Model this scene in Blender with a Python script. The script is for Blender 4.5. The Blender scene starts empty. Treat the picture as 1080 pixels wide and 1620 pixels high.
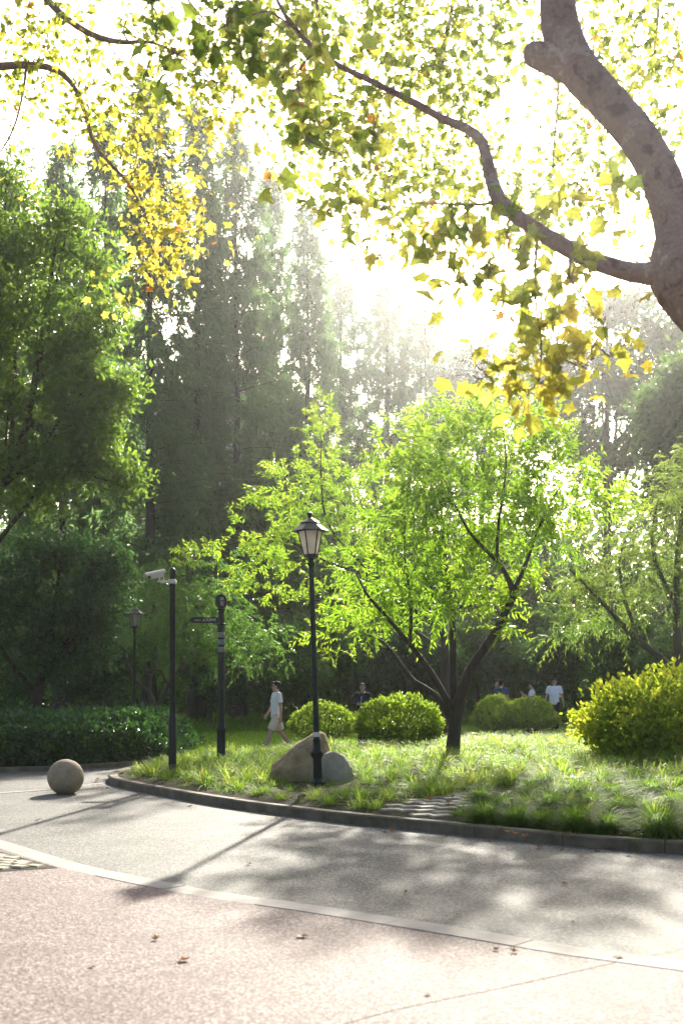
import bpy, bmesh, math, random
import numpy as np
from mathutils import Vector, Matrix, noise as mnoise
PI = math.pi
rad = math.radians
SC = bpy.context.scene
COL = SC.collection
rng = np.random.default_rng(11)
random.seed(5)

# ------------------------------------------------------------------ camera, sky, sun, exposure
EYE = 1.5
FPX = 1800.0
cam = bpy.data.cameras.new('camera'); cam_o = bpy.data.objects.new('camera', cam); COL.objects.link(cam_o)
cam_o.location = (0, 0, EYE); cam_o.rotation_euler = (PI / 2, 0, 0)
cam.sensor_fit = 'VERTICAL'; cam.sensor_height = 36; cam.sensor_width = 24; cam.lens = 40
cam.shift_y = 280 / 1620; cam.clip_end = 1000; cam.clip_start = .1
cam.dof.use_dof = True; cam.dof.focus_distance = 17.0; cam.dof.aperture_fstop = 2.4
SC.camera = cam_o
SUN_EL = math.atan2(940, math.hypot(1800, 260)); SUN_AZ = math.atan2(260, 1800)
SUN_DIR = Vector((260, 1800, 940)).normalized()
W = bpy.data.worlds.new('World'); SC.world = W; W.use_nodes = True
wn = W.node_tree.nodes; wl = W.node_tree.links
bg = wn['Background']; sky = wn.new('ShaderNodeTexSky'); sky.sky_type = 'NISHITA'; sky.sun_disc = False
sky.sun_elevation = SUN_EL; sky.sun_rotation = SUN_AZ; sky.dust_density = 4.5; sky.air_density = .9; sky.ozone_density = .6
wl.new(sky.outputs[0], bg.inputs[0]); bg.inputs[1].default_value = 0.105
sun = bpy.data.lights.new('sun', 'SUN'); sun.energy = 5.0; sun.angle = rad(1.0); sun.color = (1.0, .93, .80)
sun_o = bpy.data.objects.new('sun', sun); COL.objects.link(sun_o); sun_o.location = (10, 60, 40)
sun_o.rotation_euler = SUN_DIR.to_track_quat('Z', 'Y').to_euler()
SC.view_settings.view_transform = 'Standard'; SC.view_settings.look = 'None'
SC.view_settings.exposure = 1.6; SC.view_settings.gamma = 1
SC.render.engine = 'CYCLES'
cy = SC.cycles
cy.max_bounces = 8; cy.diffuse_bounces = 4; cy.glossy_bounces = 2; cy.transmission_bounces = 6; cy.transparent_max_bounces = 6; cy.volume_bounces = 1
cy.use_denoising = True; cy.caustics_reflective = False; cy.caustics_refractive = False
cy.sample_clamp_indirect = 6; cy.sample_clamp_direct = 14
HAZE_DENSITY = 0.00048

# ------------------------------------------------------------------ small helpers
def P(x, y, Z):
    return np.array([(x - 540) * Z / FPX, Z, EYE - (y - 1090) * Z / FPX])
def G(x, y, z=0.0):
    Z = (EYE - z) * FPX / (y - 1090)
    return np.array([(x - 540) * Z / FPX, Z, z])
def unit(v):
    return v / (np.linalg.norm(v, axis=-1, keepdims=True) + 1e-9)

def np_mesh(name, V, groups, mat=None, smooth=False, rnd=None):
    """V (n,3); groups = list of (m,k) index arrays; rnd = per-face floats"""
    me = bpy.data.meshes.new(name)
    V = np.asarray(V, dtype=np.float32)
    groups = [np.asarray(g, dtype=np.int32) for g in groups if len(g)]
    nf = sum(len(g) for g in groups); nl = sum(g.size for g in groups)
    me.vertices.add(len(V)); me.vertices.foreach_set('co', V.ravel())
    me.loops.add(nl); me.polygons.add(nf)
    me.loops.foreach_set('vertex_index', np.concatenate([g.ravel() for g in groups]))
    st = []; s = 0
    for g in groups:
        k = g.shape[1]; st.append(s + np.arange(len(g)) * k); s += g.size
    me.polygons.foreach_set('loop_start', np.concatenate(st).astype(np.int32))
    if smooth: me.polygons.foreach_set('use_smooth', np.ones(nf, dtype=bool))
    else: me.polygons.foreach_set('use_smooth', np.zeros(nf, dtype=bool))
    me.update(calc_edges=True)
    if rnd is not None:
        a = me.attributes.new('rnd', 'FLOAT', 'FACE'); a.data.foreach_set('value', np.asarray(rnd, dtype=np.float32))
    if mat: me.materials.append(mat)
    return me

def link(name, me, parent=None):
    o = bpy.data.objects.new(name, me); COL.objects.link(o)
    if parent: o.parent = parent
    return o
def tag(o, label, cat, group=None):
    o['label'] = label; o['category'] = cat
    if group: o['group'] = group
    return o
def thing(name, label, cat, loc=(0, 0, 0), rz=0.0, group=None):
    o = bpy.data.objects.new(name, None); COL.objects.link(o); o.empty_display_size = .2
    o.location = [float(c) for c in loc]; o.rotation_euler = (0, 0, rz)
    return tag(o, label, cat, group)
def dup(root, loc, rz=0.0, label=None, scale=None, group=None):
    r = root.copy(); COL.objects.link(r); r.location = [float(c) for c in loc]; r.rotation_euler = (0, 0, rz)
    if scale: r.scale = scale if hasattr(scale, '__len__') else (scale,) * 3
    if label: r['label'] = label
    if group: r['group'] = group
    for ch in list(root.children):
        c = ch.copy(); COL.objects.link(c); c.parent = r
        for g in list(ch.children):
            d = g.copy(); COL.objects.link(d); d.parent = c
    return r
def struct(name, me, kind='structure'):
    o = link(name, me); o['kind'] = kind
    return o

# ------------------------------------------------------------------ materials
def new_mat(name):
    m = bpy.data.materials.new(name); m.use_nodes = True
    nt = m.node_tree; b = nt.nodes['Principled BSDF']
    return m, nt, b
def ramp(nt, stops, fac=None):
    r = nt.nodes.new('ShaderNodeValToRGB'); e = r.color_ramp.elements
    while len(e) < len(stops): e.new(.5)
    for i, (p, c) in enumerate(stops):
        e[i].position = p; e[i].color = (*c, 1)
    if fac is not None: nt.links.new(fac, r.inputs[0])
    return r
def noise_node(nt, scale, detail=4, rough=.55, vec=None, dist=0):
    n = nt.nodes.new('ShaderNodeTexNoise'); n.inputs['Scale'].default_value = scale
    n.inputs['Detail'].default_value = detail; n.inputs['Roughness'].default_value = rough; n.inputs['Distortion'].default_value = dist
    if vec is not None: nt.links.new(vec, n.inputs['Vector'])
    return n
def obj_coord(nt):
    return nt.nodes.new('ShaderNodeTexCoord').outputs['Object']
def mixc(nt, a, b, fac, mode='MIX'):
    m = nt.nodes.new('ShaderNodeMix'); m.data_type = 'RGBA'; m.blend_type = mode
    for sock, val in ((m.inputs[0], fac), (m.inputs[6], a), (m.inputs[7], b)):
        if hasattr(val, 'is_output'): nt.links.new(val, sock)
        elif hasattr(val, '__len__'): sock.default_value = (*val, 1)
        else: sock.default_value = val
    return m.outputs[2]
def bump(nt, b, h, strength=.5, dist=.02):
    n = nt.nodes.new('ShaderNodeBump'); n.inputs['Strength'].default_value = strength; n.inputs['Distance'].default_value = dist
    nt.links.new(h, n.inputs['Height']); nt.links.new(n.outputs[0], b.inputs['Normal'])
def noise_mat(name, c1, c2, scale, rough=.7, bstr=.4, bscale=None, spec=.4, detail=6, bdist=.01, metallic=0):
    m, nt, b = new_mat(name); v = obj_coord(nt)
    n = noise_node(nt, scale, detail, .6, v)
    r = ramp(nt, [(.3, c1), (.7, c2)], n.outputs[0]); nt.links.new(r.outputs[0], b.inputs['Base Color'])
    n2 = noise_node(nt, bscale or scale * 6, 4, .6, v)
    bump(nt, b, n2.outputs[0], bstr, bdist)
    b.inputs['Roughness'].default_value = rough; b.inputs['Specular IOR Level'].default_value = spec; b.inputs['Metallic'].default_value = metallic
    return m
def leaf_mat(name, stops, tstops, mix=.5, rough=.42, spec=.35, mottle=False):
    m, nt, b = new_mat(name)
    a = nt.nodes.new('ShaderNodeAttribute'); a.attribute_name = 'rnd'
    r = ramp(nt, stops, a.outputs['Fac']); t = ramp(nt, tstops, a.outputs['Fac'])
    nt.links.new(r.outputs[0], b.inputs['Base Color'])
    b.inputs['Roughness'].default_value = rough; b.inputs['Specular IOR Level'].default_value = spec
    tr = nt.nodes.new('ShaderNodeBsdfTranslucent'); nt.links.new(t.outputs[0], tr.inputs[0])
    if mottle:
        n = noise_node(nt, 38, 4, .7, obj_coord(nt)); q = ramp(nt, [(.35, (.62, .60, .5)), (.62, (1.0, 1.0, 1.0))], n.outputs[0])
        nt.links.new(mixc(nt, t.outputs[0], q.outputs[0], 1.0, 'MULTIPLY'), tr.inputs[0])
    ms = nt.nodes.new('ShaderNodeMixShader'); ms.inputs[0].default_value = mix
    nt.links.new(b.outputs[0], ms.inputs[1]); nt.links.new(tr.outputs[0], ms.inputs[2])
    nt.links.new(ms.outputs[0], nt.nodes['Material Output'].inputs[0])
    return m

def paving_mat(name, base, dark, light, patch):
    m, nt, b = new_mat(name); v = obj_coord(nt)
    n1 = noise_node(nt, 85, 2, .6, v); n2 = noise_node(nt, 1.3, 5, .6, v, .6); n3 = noise_node(nt, 17, 5, .7, v)
    vor = nt.nodes.new('ShaderNodeTexVoronoi'); vor.inputs['Scale'].default_value = 78; nt.links.new(v, vor.inputs['Vector'])
    sep = nt.nodes.new('ShaderNodeSeparateColor'); nt.links.new(vor.outputs['Color'], sep.inputs[0])
    r1 = ramp(nt, [(0.0, tuple(x * .5 for x in dark)), (.45, base), (.8, light), (1.0, tuple(min(.8, x * 1.7) for x in light))], sep.outputs[0])
    r2 = ramp(nt, [(.32, dark), (.5, base), (.68, light)], n3.outputs[0])
    c = mixc(nt, r1.outputs[0], r2.outputs[0], .18)
    p = ramp(nt, [(.35, patch), (.62, (1, 1, 1))], n2.outputs[0])
    c = mixc(nt, c, p.outputs[0], .8, 'MULTIPLY')
    cv = nt.nodes.new('ShaderNodeTexVoronoi'); cv.feature = 'DISTANCE_TO_EDGE'; cv.inputs['Scale'].default_value = .42
    wv = nt.nodes.new('ShaderNodeVectorMath'); wv.operation = 'MULTIPLY_ADD'; wn_ = noise_node(nt, 2.2, 5, .7, v); wv.inputs[1].default_value = (.9, .9, 0)
    nt.links.new(wn_.outputs[1], wv.inputs[0]); nt.links.new(v, wv.inputs[2]); nt.links.new(wv.outputs[0], cv.inputs['Vector'])
    cr = ramp(nt, [(0.0, (.45, .44, .43)), (.006, (1, 1, 1))], cv.outputs['Distance'])
    ck = noise_node(nt, .5, 2, .5, v); km = ramp(nt, [(.50, (0, 0, 0)), (.60, (.75, .75, .75))], ck.outputs[0])
    c = mixc(nt, c, mixc(nt, c, cr.outputs[0], 1.0, 'MULTIPLY'), km.outputs[0])
    nt.links.new(c, b.inputs['Base Color'])
    add = nt.nodes.new('ShaderNodeMath'); add.operation = 'ADD'
    nt.links.new(n1.outputs[0], add.inputs[0]); nt.links.new(vor.outputs['Distance'], add.inputs[1])
    bump(nt, b, add.outputs[0], .4, .005)
    b.inputs['Roughness'].default_value = .75; b.inputs['Specular IOR Level'].default_value = .2
    return m

M_ROAD = paving_mat('grey_pebble_paving', (.092, .092, .085), (.030, .032, .031), (.195, .19, .172), (.60, .62, .60))
M_PINK = paving_mat('pink_pebble_paving', (.122, .088, .080), (.044, .031, .030), (.25, .195, .18), (.66, .63, .62))
M_EDGE = noise_mat('pale_edging_stone', (.21, .195, .17), (.33, .31, .275), 3.5, .8, .4, 60, .2)
M_KERB = noise_mat('kerb_stone', (.085, .070, .045), (.19, .16, .11), 4, .8, .5, 60, .2)
M_SETT = noise_mat('sett_stone', (.19, .165, .115), (.34, .30, .22), 6, .75, .5, 50)
M_SOIL = noise_mat('soil', (.035, .028, .018), (.07, .06, .035), 8, .95, .8, 30, .1)
M_LAWN = noise_mat('lawn_green', (.06, .11, .015), (.10, .17, .025), 3, .9, .8, 60, .1)
M_GROUND = noise_mat('ground_green', (.035, .05, .015), (.06, .075, .025), 1.2, .95, .8, 20, .1)
M_BLACK = noise_mat('black_green_paint', (.008, .014, .012), (.016, .022, .019), 9, .45, .1, 90, .22)
M_ROOFMET = noise_mat('lantern_roof_paint', (.035, .038, .037), (.055, .057, .055), 12, .42, .1, 90, .5)
M_BALL = noise_mat('grey_granite', (.22, .165, .10), (.32, .25, .16), 14, .75, .35, 120)
M_ROCK = noise_mat('tan_boulder', (.16, .118, .06), (.40, .30, .165), 4.5, .9, .9, 14, .25, 8, .03)
M_ROCK2 = noise_mat('grey_boulder', (.19, .165, .115), (.34, .30, .215), 4, .8, .5, 22, .3, 8, .02)
M_CAM = noise_mat('weathered_beige_plastic', (.50, .46, .36), (.60, .56, .46), 18, .5, .1, 60)
M_LENS = noise_mat('dark_glass', (.01, .008, .006), (.02, .016, .012), 5, .15, 0, 10, .6)
M_LETTER = noise_mat('pale_lettering', (.55, .50, .34), (.62, .57, .40), 5, .6, 0, 10)
M_TAPE = noise_mat('silver_tape', (.10, .105, .10), (.22, .22, .21), 25, .4, .2, 60)
M_STICKER = noise_mat('pale_sticker', (.45, .42, .36), (.6, .56, .48), 40, .6, 0, 10)
def bark(name, c1, c2, scale=5, bstr=.8):
    m, nt, b = new_mat(name); v = obj_coord(nt)
    mp = nt.nodes.new('ShaderNodeMapping'); mp.inputs['Scale'].default_value = (1, 1, .3); nt.links.new(v, mp.inputs[0])
    n = noise_node(nt, scale, 8, .65, mp.outputs[0], .5); n2 = noise_node(nt, scale * 5, 5, .6, mp.outputs[0])
    r = ramp(nt, [(.3, c1), (.7, c2)], n.outputs[0]); nt.links.new(r.outputs[0], b.inputs['Base Color'])
    bump(nt, b, n2.outputs[0], bstr, .03); b.inputs['Roughness'].default_value = .85; b.inputs['Specular IOR Level'].default_value = .25
    return m
M_BARK = bark('dark_bark', (.035, .026, .020), (.085, .066, .050))
M_BARK2 = bark('grey_brown_bark', (.06, .05, .042), (.13, .11, .09))
M_BARKR = bark('conifer_bark', (.035, .030, .022), (.065, .054, .040), 3)
def plane_bark():
    m, nt, b = new_mat('plane_tree_bark'); v = obj_coord(nt)
    n = noise_node(nt, 5.5, 6, .62, v, .5); r = ramp(nt, [(.36, (.17, .105, .088)), (.44, (.29, .19, .16)), (.58, (.32, .215, .178)), (.61, (.43, .33, .26)), (.70, (.35, .245, .20))], n.outputs[0])
    n3 = noise_node(nt, 40, 5, .65, v); r3 = ramp(nt, [(.3, (.62, .6, .6)), (.65, (1, 1, 1))], n3.outputs[0])
    nt.links.new(mixc(nt, r.outputs[0], r3.outputs[0], .8, 'MULTIPLY'), b.inputs['Base Color'])
    add = nt.nodes.new('ShaderNodeMath'); add.operation = 'MULTIPLY_ADD'; add.inputs[1].default_value = .35
    nt.links.new(n3.outputs[0], add.inputs[0]); nt.links.new(r.outputs[0], add.inputs[2])
    bump(nt, b, add.outputs[0], .8, .03); b.inputs['Roughness'].default_value = .85; b.inputs['Specular IOR Level'].default_value = .2
    return m
M_PLANE = plane_bark()

L_LIME = leaf_mat('fresh_lime_leaf', [(0, (.06, .115, .012)), (.6, (.10, .175, .018)), (1, (.16, .23, .025))],
                  [(0, (.17, .35, .02)), (.6, (.34, .57, .03)), (1, (.56, .72, .06))], .55)
L_PEACH = leaf_mat('olive_peach_leaf', [(0, (.055, .09, .018)), (1, (.10, .15, .03))], [(0, (.15, .28, .035)), (1, (.36, .48, .09))], .5)
L_PLANE = leaf_mat('plane_leaf', [(0, (.05, .08, .014)), (.45, (.11, .15, .02)), (.8, (.22, .20, .025)), (.97, (.24, .18, .025)), (1, (.25, .09, .02))],
                   [(0, (.14, .23, .03)), (.35, (.34, .44, .06)), (.62, (.72, .72, .10)), (.97, (.92, .78, .12)), (1, (.85, .32, .07))], .6, .5, .25, True)
L_CAMPH = leaf_mat('evergreen_leaf', [(0, (.03, .055, .012)), (1, (.065, .11, .02))], [(0, (.12, .26, .025)), (1, (.35, .52, .05))], .5, .38, .4)
L_DARK = leaf_mat('glossy_dark_leaf', [(0, (.018, .05, .016)), (1, (.04, .095, .028))], [(0, (.05, .15, .03)), (1, (.16, .36, .06))], .4, .3, .5)
L_MID = leaf_mat('mid_green_leaf', [(0, (.03, .07, .016)), (1, (.07, .135, .03))], [(0, (.09, .24, .03)), (1, (.24, .44, .06))], .48, .4, .4)
L_NEED = leaf_mat('feathery_needle', [(0, (.035, .065, .024)), (.8, (.065, .105, .04)), (1, (.11, .10, .045))], [(0, (.14, .29, .08)), (.8, (.28, .46, .14)), (1, (.40, .36, .14))], .52, .6, .15)
L_FAR = leaf_mat('far_leaf', [(0, (.028, .055, .018)), (1, (.06, .10, .032))], [(0, (.07, .15, .03)), (1, (.18, .30, .07))], .45, .6, .15)
L_BOX = leaf_mat('clipped_shrub_leaf', [(0, (.04, .075, .012)), (1, (.10, .16, .022))], [(0, (.14, .28, .02)), (1, (.46, .60, .05))], .5, .32, .5)
L_GOLD = leaf_mat('golden_shrub_leaf', [(0, (.04, .075, .012)), (.6, (.09, .14, .02)), (1, (.22, .23, .03))], [(0, (.16, .31, .02)), (.5, (.46, .60, .04)), (1, (.85, .82, .08))], .58, .38, .3)
L_GRASS = leaf_mat('fine_grass_blade', [(0, (.025, .05, .01)), (.7, (.06, .11, .018)), (1, (.13, .14, .045))], [(0, (.12, .25, .025)), (.7, (.34, .56, .05)), (1, (.58, .62, .11))], .55, .5, .14)
L_LAWN = leaf_mat('lawn_blade', [(0, (.07, .13, .015)), (1, (.12, .19, .025))], [(0, (.20, .38, .03)), (1, (.38, .58, .05))], .5, .5, .3)
L_DEAD = leaf_mat('dry_leaf', [(0, (.10, .045, .02)), (1, (.24, .13, .06))], [(0, (.18, .07, .02)), (1, (.40, .20, .06))], .3, .6, .2)

# ------------------------------------------------------------------ foliage templates (x along leaf, y across, z normal)
def T(verts, groups):
    return np.array(verts, dtype=float), [np.array(g) for g in groups]
def lance(w): return T([(0, 0, 0), (.42, .5 * w, .05), (1, 0, -.14), (.42, -.5 * w, .05)], [[[0, 1, 2], [0, 2, 3]]])
def broad(w): return T([(0, 0, 0), (.28, .5 * w, .05), (.68, .42 * w, .02), (1, 0, -.12), (.68, -.42 * w, .02), (.28, -.5 * w, .05)], [[[0, 1, 2, 3], [0, 3, 4, 5]]])
def maple():
    half = [(-.07, .16, 0), (-.03, .40, -.06), (.16, .34, .0), (.28, .37, .0), (.48, .58, -.10), (.56, .36, -.01), (.66, .25, .0)]
    pts = [(0, 0, 0)] + half + [(1, 0, -.12)] + [(x, -y, z) for x, y, z in reversed(half)] + [(.32, 0, .03)]
    n = len(pts) - 1
    return T(pts, [[[n, i, (i + 1) % n] for i in range(n)]])
def blade(w, c=1.0):
    return T([(0, .5 * w, 0), (0, -.5 * w, 0), (.4, .45 * w, .03), (.4, -.45 * w, .03), (.78, .32 * w, -.10 * c), (.78, -.32 * w, -.10 * c), (1.0 - .06 * (c - 1), 0, -.34 * c)],
             [[[0, 1, 3, 2], [2, 3, 5, 4]], [[4, 5, 6]]])
LANCE, BROAD, MAPLE = lance(.27), broad(.55), maple()

def leaves(tmpl, pos, axis, nrm, size, rnd, wid=None):
    tv, tg = tmpl; n = len(pos); k = len(tv)
    a = unit(axis); s = unit(np.cross(nrm, a)); nn = np.cross(a, s)
    sz = np.asarray(size)[:, None, None]
    zz = tv[None, :, 2] * np.ones((n, 1)); yy = tv[None, :, 1] * np.ones((n, 1))
    if k == 17:                                    # lobed leaves: every one curls and folds its own way
        zz = zz * rng.uniform(-.2, 2.6, (n, 1)) + rng.uniform(-.05, .5, (n, 1)) * np.abs(tv[None, :, 1]) + rng.uniform(-.35, .25, (n, 1)) * tv[None, :, 0] ** 2
        yy = yy * rng.uniform(.72, 1.08, (n, 1)) + rng.uniform(-.12, .12, (n, 1)) * tv[None, :, 0]
    V = pos[:, None] + sz * (tv[None, :, 0, None] * a[:, None] + yy[..., None] * s[:, None] + zz[..., None] * nn[:, None])
    off = (np.arange(n) * k)[:, None, None]
    groups = [(g[None] + off).reshape(-1, g.shape[1]) for g in tg]
    rr = np.concatenate([np.repeat(rnd, len(g)) for g in tg])
    return V.reshape(-1, 3), groups, rr
def leaf_mesh(name, tmpl, pos, axis, nrm, size, rnd, mat):
    V, g, rr = leaves(tmpl, pos, axis, nrm, size, rnd)
    return np_mesh(name, V, g, mat, False, np.clip(rr, 0, 1))

def tubes(name, lines, mat, seg=7):
    VV = []; FF = []; off = 0
    for Pn, R in lines:
        Pn = np.asarray(Pn, float); R = np.asarray(R, float); n = len(Pn)
        if n < 2: continue
        sg = seg if R.max() > .03 else (5 if R.max() > .012 else 3)
        if R.max() > .12: sg = 14
        t = unit(np.gradient(Pn, axis=0)); m = unit(t.mean(0))
        ref = np.array([0, 0, 1.]) if abs(m[2]) < .8 else np.array([1., 0, 0])
        u = unit(np.cross(t, ref)); w = np.cross(t, u)
        an = np.arange(sg) * 2 * PI / sg
        ring = Pn[:, None] + R[:, None, None] * (np.cos(an)[None, :, None] * u[:, None] + np.sin(an)[None, :, None] * w[:, None])
        VV.append(ring.reshape(-1, 3))
        i = np.arange(n - 1)[:, None] * sg; j = np.arange(sg)[None]; j2 = (j + 1) % sg
        FF.append(np.stack([i + j, i + j2, i + sg + j2, i + sg + j], -1).reshape(-1, 4) + off)
        off += n * sg
    return np_mesh(name, np.concatenate(VV), [np.concatenate(FF)], mat, True)

def spline(pts, step=.25):
    """Catmull-Rom through pts (n,d), resampled"""
    p = np.asarray(pts, float); q = np.vstack([2 * p[0] - p[1], p, 2 * p[-1] - p[-2]])
    out = []
    for i in range(len(p) - 1):
        a, b, c, d = q[i:i + 4]; L = np.linalg.norm((c - b)[:3]); k = max(2, int(L / step))
        for t in np.arange(k) / k:
            out.append(.5 * (2 * b + (c - a) * t + (2 * a - 5 * b + 4 * c - d) * t * t + (3 * b - 3 * c + d - a) * t ** 3))
    out.append(p[-1]); return np.array(out)
def limb(pts, step=.2, wob=.0):
    """pts rows x,y,z,r"""
    s = spline(pts, step)
    if wob: s[1:-1, :3] += rng.normal(0, wob, (len(s) - 2, 3))
    return s[:, :3], np.maximum(s[:, 3], .004)
def plimb(rows, step=.2):
    """rows px,py,Z,r"""
    return limb([(*P(a, b, c), r) for a, b, c, r in rows], step)

def ball_pts(n, bias=2.0):
    v = unit(rng.normal(size=(n, 3))); return v * (rng.random((n, 1)) ** (1 / bias))

def grow(limbs, targets, up=.12, r_tip=.004, rmax=.05):
    """twigs from the limbs to every target; returns lines and tip directions"""
    NP = np.concatenate([l[0] for l in limbs]); NR = np.concatenate([l[1] for l in limbs])
    ND = np.concatenate([unit(np.gradient(l[0], axis=0)) for l in limbs])
    lines = []; tipd = np.zeros_like(targets)
    d0 = np.array([np.min(np.sum((NP - t) ** 2, 1)) for t in targets])
    for ti in np.argsort(d0):
        t = targets[ti]; dd = np.linalg.norm(NP - t, axis=1); k = int(np.argmin(dd)); L = dd[k]
        a = NP[k]; ctl = a + ND[k] * L * .35 + (t - a) * .25 + np.array([0, 0, up * L]) + rng.normal(0, .06 * L, 3)
        m = max(3, min(9, int(L / .18))); s = np.linspace(0, 1, m)[:, None]
        pts = (1 - s) ** 2 * a + 2 * s * (1 - s) * ctl + s * s * t
        r0 = min(NR[k] * .65, rmax, .006 + .011 * L); r = np.linspace(max(r0, r_tip), r_tip, m)
        lines.append((pts, r)); dr = unit(np.gradient(pts, axis=0)); tipd[ti] = dr[-1]
        NP = np.vstack([NP, pts[1:]]); NR = np.concatenate([NR, r[1:]]); ND = np.vstack([ND, dr[1:]])
    return lines, tipd

def crown_leaves(targets, tipd, centers, tones, spec):
    mode = spec['mode']; n = spec['per']; N = len(targets)
    lt = rng.random(N) * .35
    if mode == 'shoot':
        ns = spec['shoots']; M = N * ns
        b = np.repeat(targets, ns, 0) + rng.normal(0, spec['spread'], (M, 3))
        out = unit(np.repeat(targets - centers, ns, 0)); td = np.repeat(tipd, ns, 0)
        d = unit(out * .6 + td * .4 + np.array([0, 0, spec.get('lift', .5)]) + rng.normal(0, .55, (M, 3)))
        L = spec['len'] * rng.uniform(.6, 1.3, M)
        s = np.linspace(.05, 1, n)
        side = unit(np.cross(d, rng.normal(size=(M, 3))))
        up2 = np.cross(side, d)
        pos = b[:, None] + d[:, None] * (L[:, None] * s)[..., None] - np.array([0, 0, 1.]) * (spec['droop'] * L[:, None] * s ** 2)[..., None]
        alt = np.where(np.arange(n) % 2 == 0, 1., -1.)
        tang = d[:, None] - np.array([0, 0, 1.]) * (2 * spec['droop'] * s)[None, :, None]
        ax = tang * spec.get('fwd', .7) + side[:, None] * alt[None, :, None] * .8 + rng.normal(0, .25, (M, n, 3)) + np.array([0, 0, -spec.get('hang', .25)])
        nr = up2[:, None] + rng.normal(0, .4, (M, n, 3)) + np.array([0, 0, .4])
        sz = spec['size'] * rng.uniform(.7, 1.2, (M, n)) * (1 - .35 * s[None])
        rd = np.repeat(lt + tones, ns)[:, None] * 1.0 + rng.random((M, n)) * .35 + s[None] * .3
        return pos.reshape(-1, 3), ax.reshape(-1, 3), nr.reshape(-1, 3), sz.ravel(), rd.ravel()
    M = N * n
    pos = np.repeat(targets, n, 0) + rng.normal(0, spec['spread'], (M, 3)) * np.array([1, 1, spec.get('flat', .8)]) - np.repeat(tipd, n, 0) * rng.random((M, 1)) * spec['spread'] * 1.5
    out = unit(pos - np.repeat(centers, n, 0))
    ax = rng.normal(size=(M, 3)) + out * .6 + np.array([0, 0, -spec.get('hang', .5)])
    nr = rng.normal(0, .7, (M, 3)) + np.array([0, 0, spec.get('nup', .8)])
    sz = spec['size'] * rng.uniform(.6, 1.25, M)
    rd = np.clip(np.repeat(lt * .7 + tones * .9, n) + rng.random(M) * .45, 0, .95)
    rd[rng.random(M) < spec.get('rare', 0)] = .995
    return pos, ax, nr, sz, rd

def tree(name, label, cat, base, limbs, lobes, spec, bark, group=None, up=.12, rmax=.05, trunk_seg=9, extra=None):
    """lobes: (center3, radii3, n, tone)"""
    base = np.asarray(base, float)
    tg = []; ce = []; tn = []
    for c, r, n, tone in lobes:
        c = np.asarray(c, float); r = np.asarray(r, float); n = max(1, int(n * spec.get('mul', 1)))
        tg.append(c + ball_pts(n, spec.get('bias', 2.2)) * r); ce.append(np.repeat(c[None] - np.array([0, 0, .3]) * r[2], n, 0)); tn.append(np.full(n, tone))
    tg = np.concatenate(tg); ce = np.concatenate(ce); tn = np.concatenate(tn)
    lines, tipd = grow(limbs, tg, up, spec.get('r_tip', .004), rmax)
    root = thing(name, label, cat, base, 0, group)
    more = []
    if spec.get('petiole'):
        L0 = crown_leaves(tg, tipd, ce, tn, spec); per = spec['per']; tt = np.repeat(tg, per, 0)
        more0 = [(np.array([a_, a_ * .5 + b_ * .5 + [0, 0, .012], b_]), np.array([.0026, .002, .0016])) for a_, b_ in zip(tt, L0[0])]
    else: L0 = None; more0 = []
    if extra:
        xl, xs, xlimbs = extra
        xn = [max(1, int(n * xs.get('mul', 1))) for _, _, n, _ in xl]
        xt = np.concatenate([np.asarray(c) + ball_pts(k, xs['bias']) * np.asarray(r) for (c, r, n, t), k in zip(xl, xn)])
        xc = np.concatenate([np.repeat(np.asarray(c, float)[None], k, 0) for (c, r, n, t), k in zip(xl, xn)]); xo = np.concatenate([np.full(k, t) for (c, r, n, t), k in zip(xl, xn)])
        more, xd = grow(xlimbs, xt, up, .004, rmax)
    sh = [(p - base, r) for p, r in list(limbs) + lines + more + more0]
    link('trunk', tubes('trunk', sh, bark, trunk_seg), root)
    L1 = L0 or crown_leaves(tg, tipd, ce, tn, spec)
    if extra: L1 = [np.concatenate(ab) for ab in zip(L1, crown_leaves(xt, xd, xc, xo, xs))]
    pos, ax, nr, sz, rd = L1
    link('crown', leaf_mesh('crown', spec['tmpl'], pos - base, ax, nr, sz, rd, spec['mat']), root)
    return root
def plobes(rows, rz=None):
    """rows: px, py, Z, rx px, ry px, depth radius m, n, tone"""
    return [(P(x, y, Z), (rx * Z / FPX, d, ry * Z / FPX), n, t) for x, y, Z, rx, ry, d, n, t in rows]

# ------------------------------------------------------------------ ground shapes
KERB = [(9.5, 5.9), (5.6, 8.5), (3.09, 10.3), (2.43, 10.67), (1.74, 11.2), (1.05, 11.84), (0, 12.74), (-1.53, 14.5), (-2.6, 16.1), (-3.4, 17.4), (-3.74, 18.3), (-3.86, 19.3),
        (-3.75, 20.6), (-3.25, 22.2), (-2.3, 23.7), (-.8, 25.3), (2, 28), (5, 31.6), (8, 35.6), (12, 39.6), (20, 44)]
KERB_S = spline(KERB, .15)
ISL = np.vstack([KERB_S, [(40, 44), (40, -8), (18, -2)]])
def inside(poly, x, y):
    c = np.zeros(x.shape, bool); n = len(poly)
    for i in range(n):
        x1, y1 = poly[i]; x2, y2 = poly[(i + 1) % n]
        if y1 == y2: continue
        c ^= ((y1 > y) != (y2 > y)) & (x < (x2 - x1) * (y - y1) / (y2 - y1) + x1)
    return c
def dist_line(line, x, y):
    d = np.full(x.shape, 1e9)
    for i in range(len(line) - 1):
        a = line[i]; b = line[i + 1]; ab = b - a; L2 = ab @ ab
        t = np.clip(((x - a[0]) * ab[0] + (y - a[1]) * ab[1]) / L2, 0, 1)
        d = np.minimum(d, (x - a[0] - t * ab[0]) ** 2 + (y - a[1] - t * ab[1]) ** 2)
    return np.sqrt(d)
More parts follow.
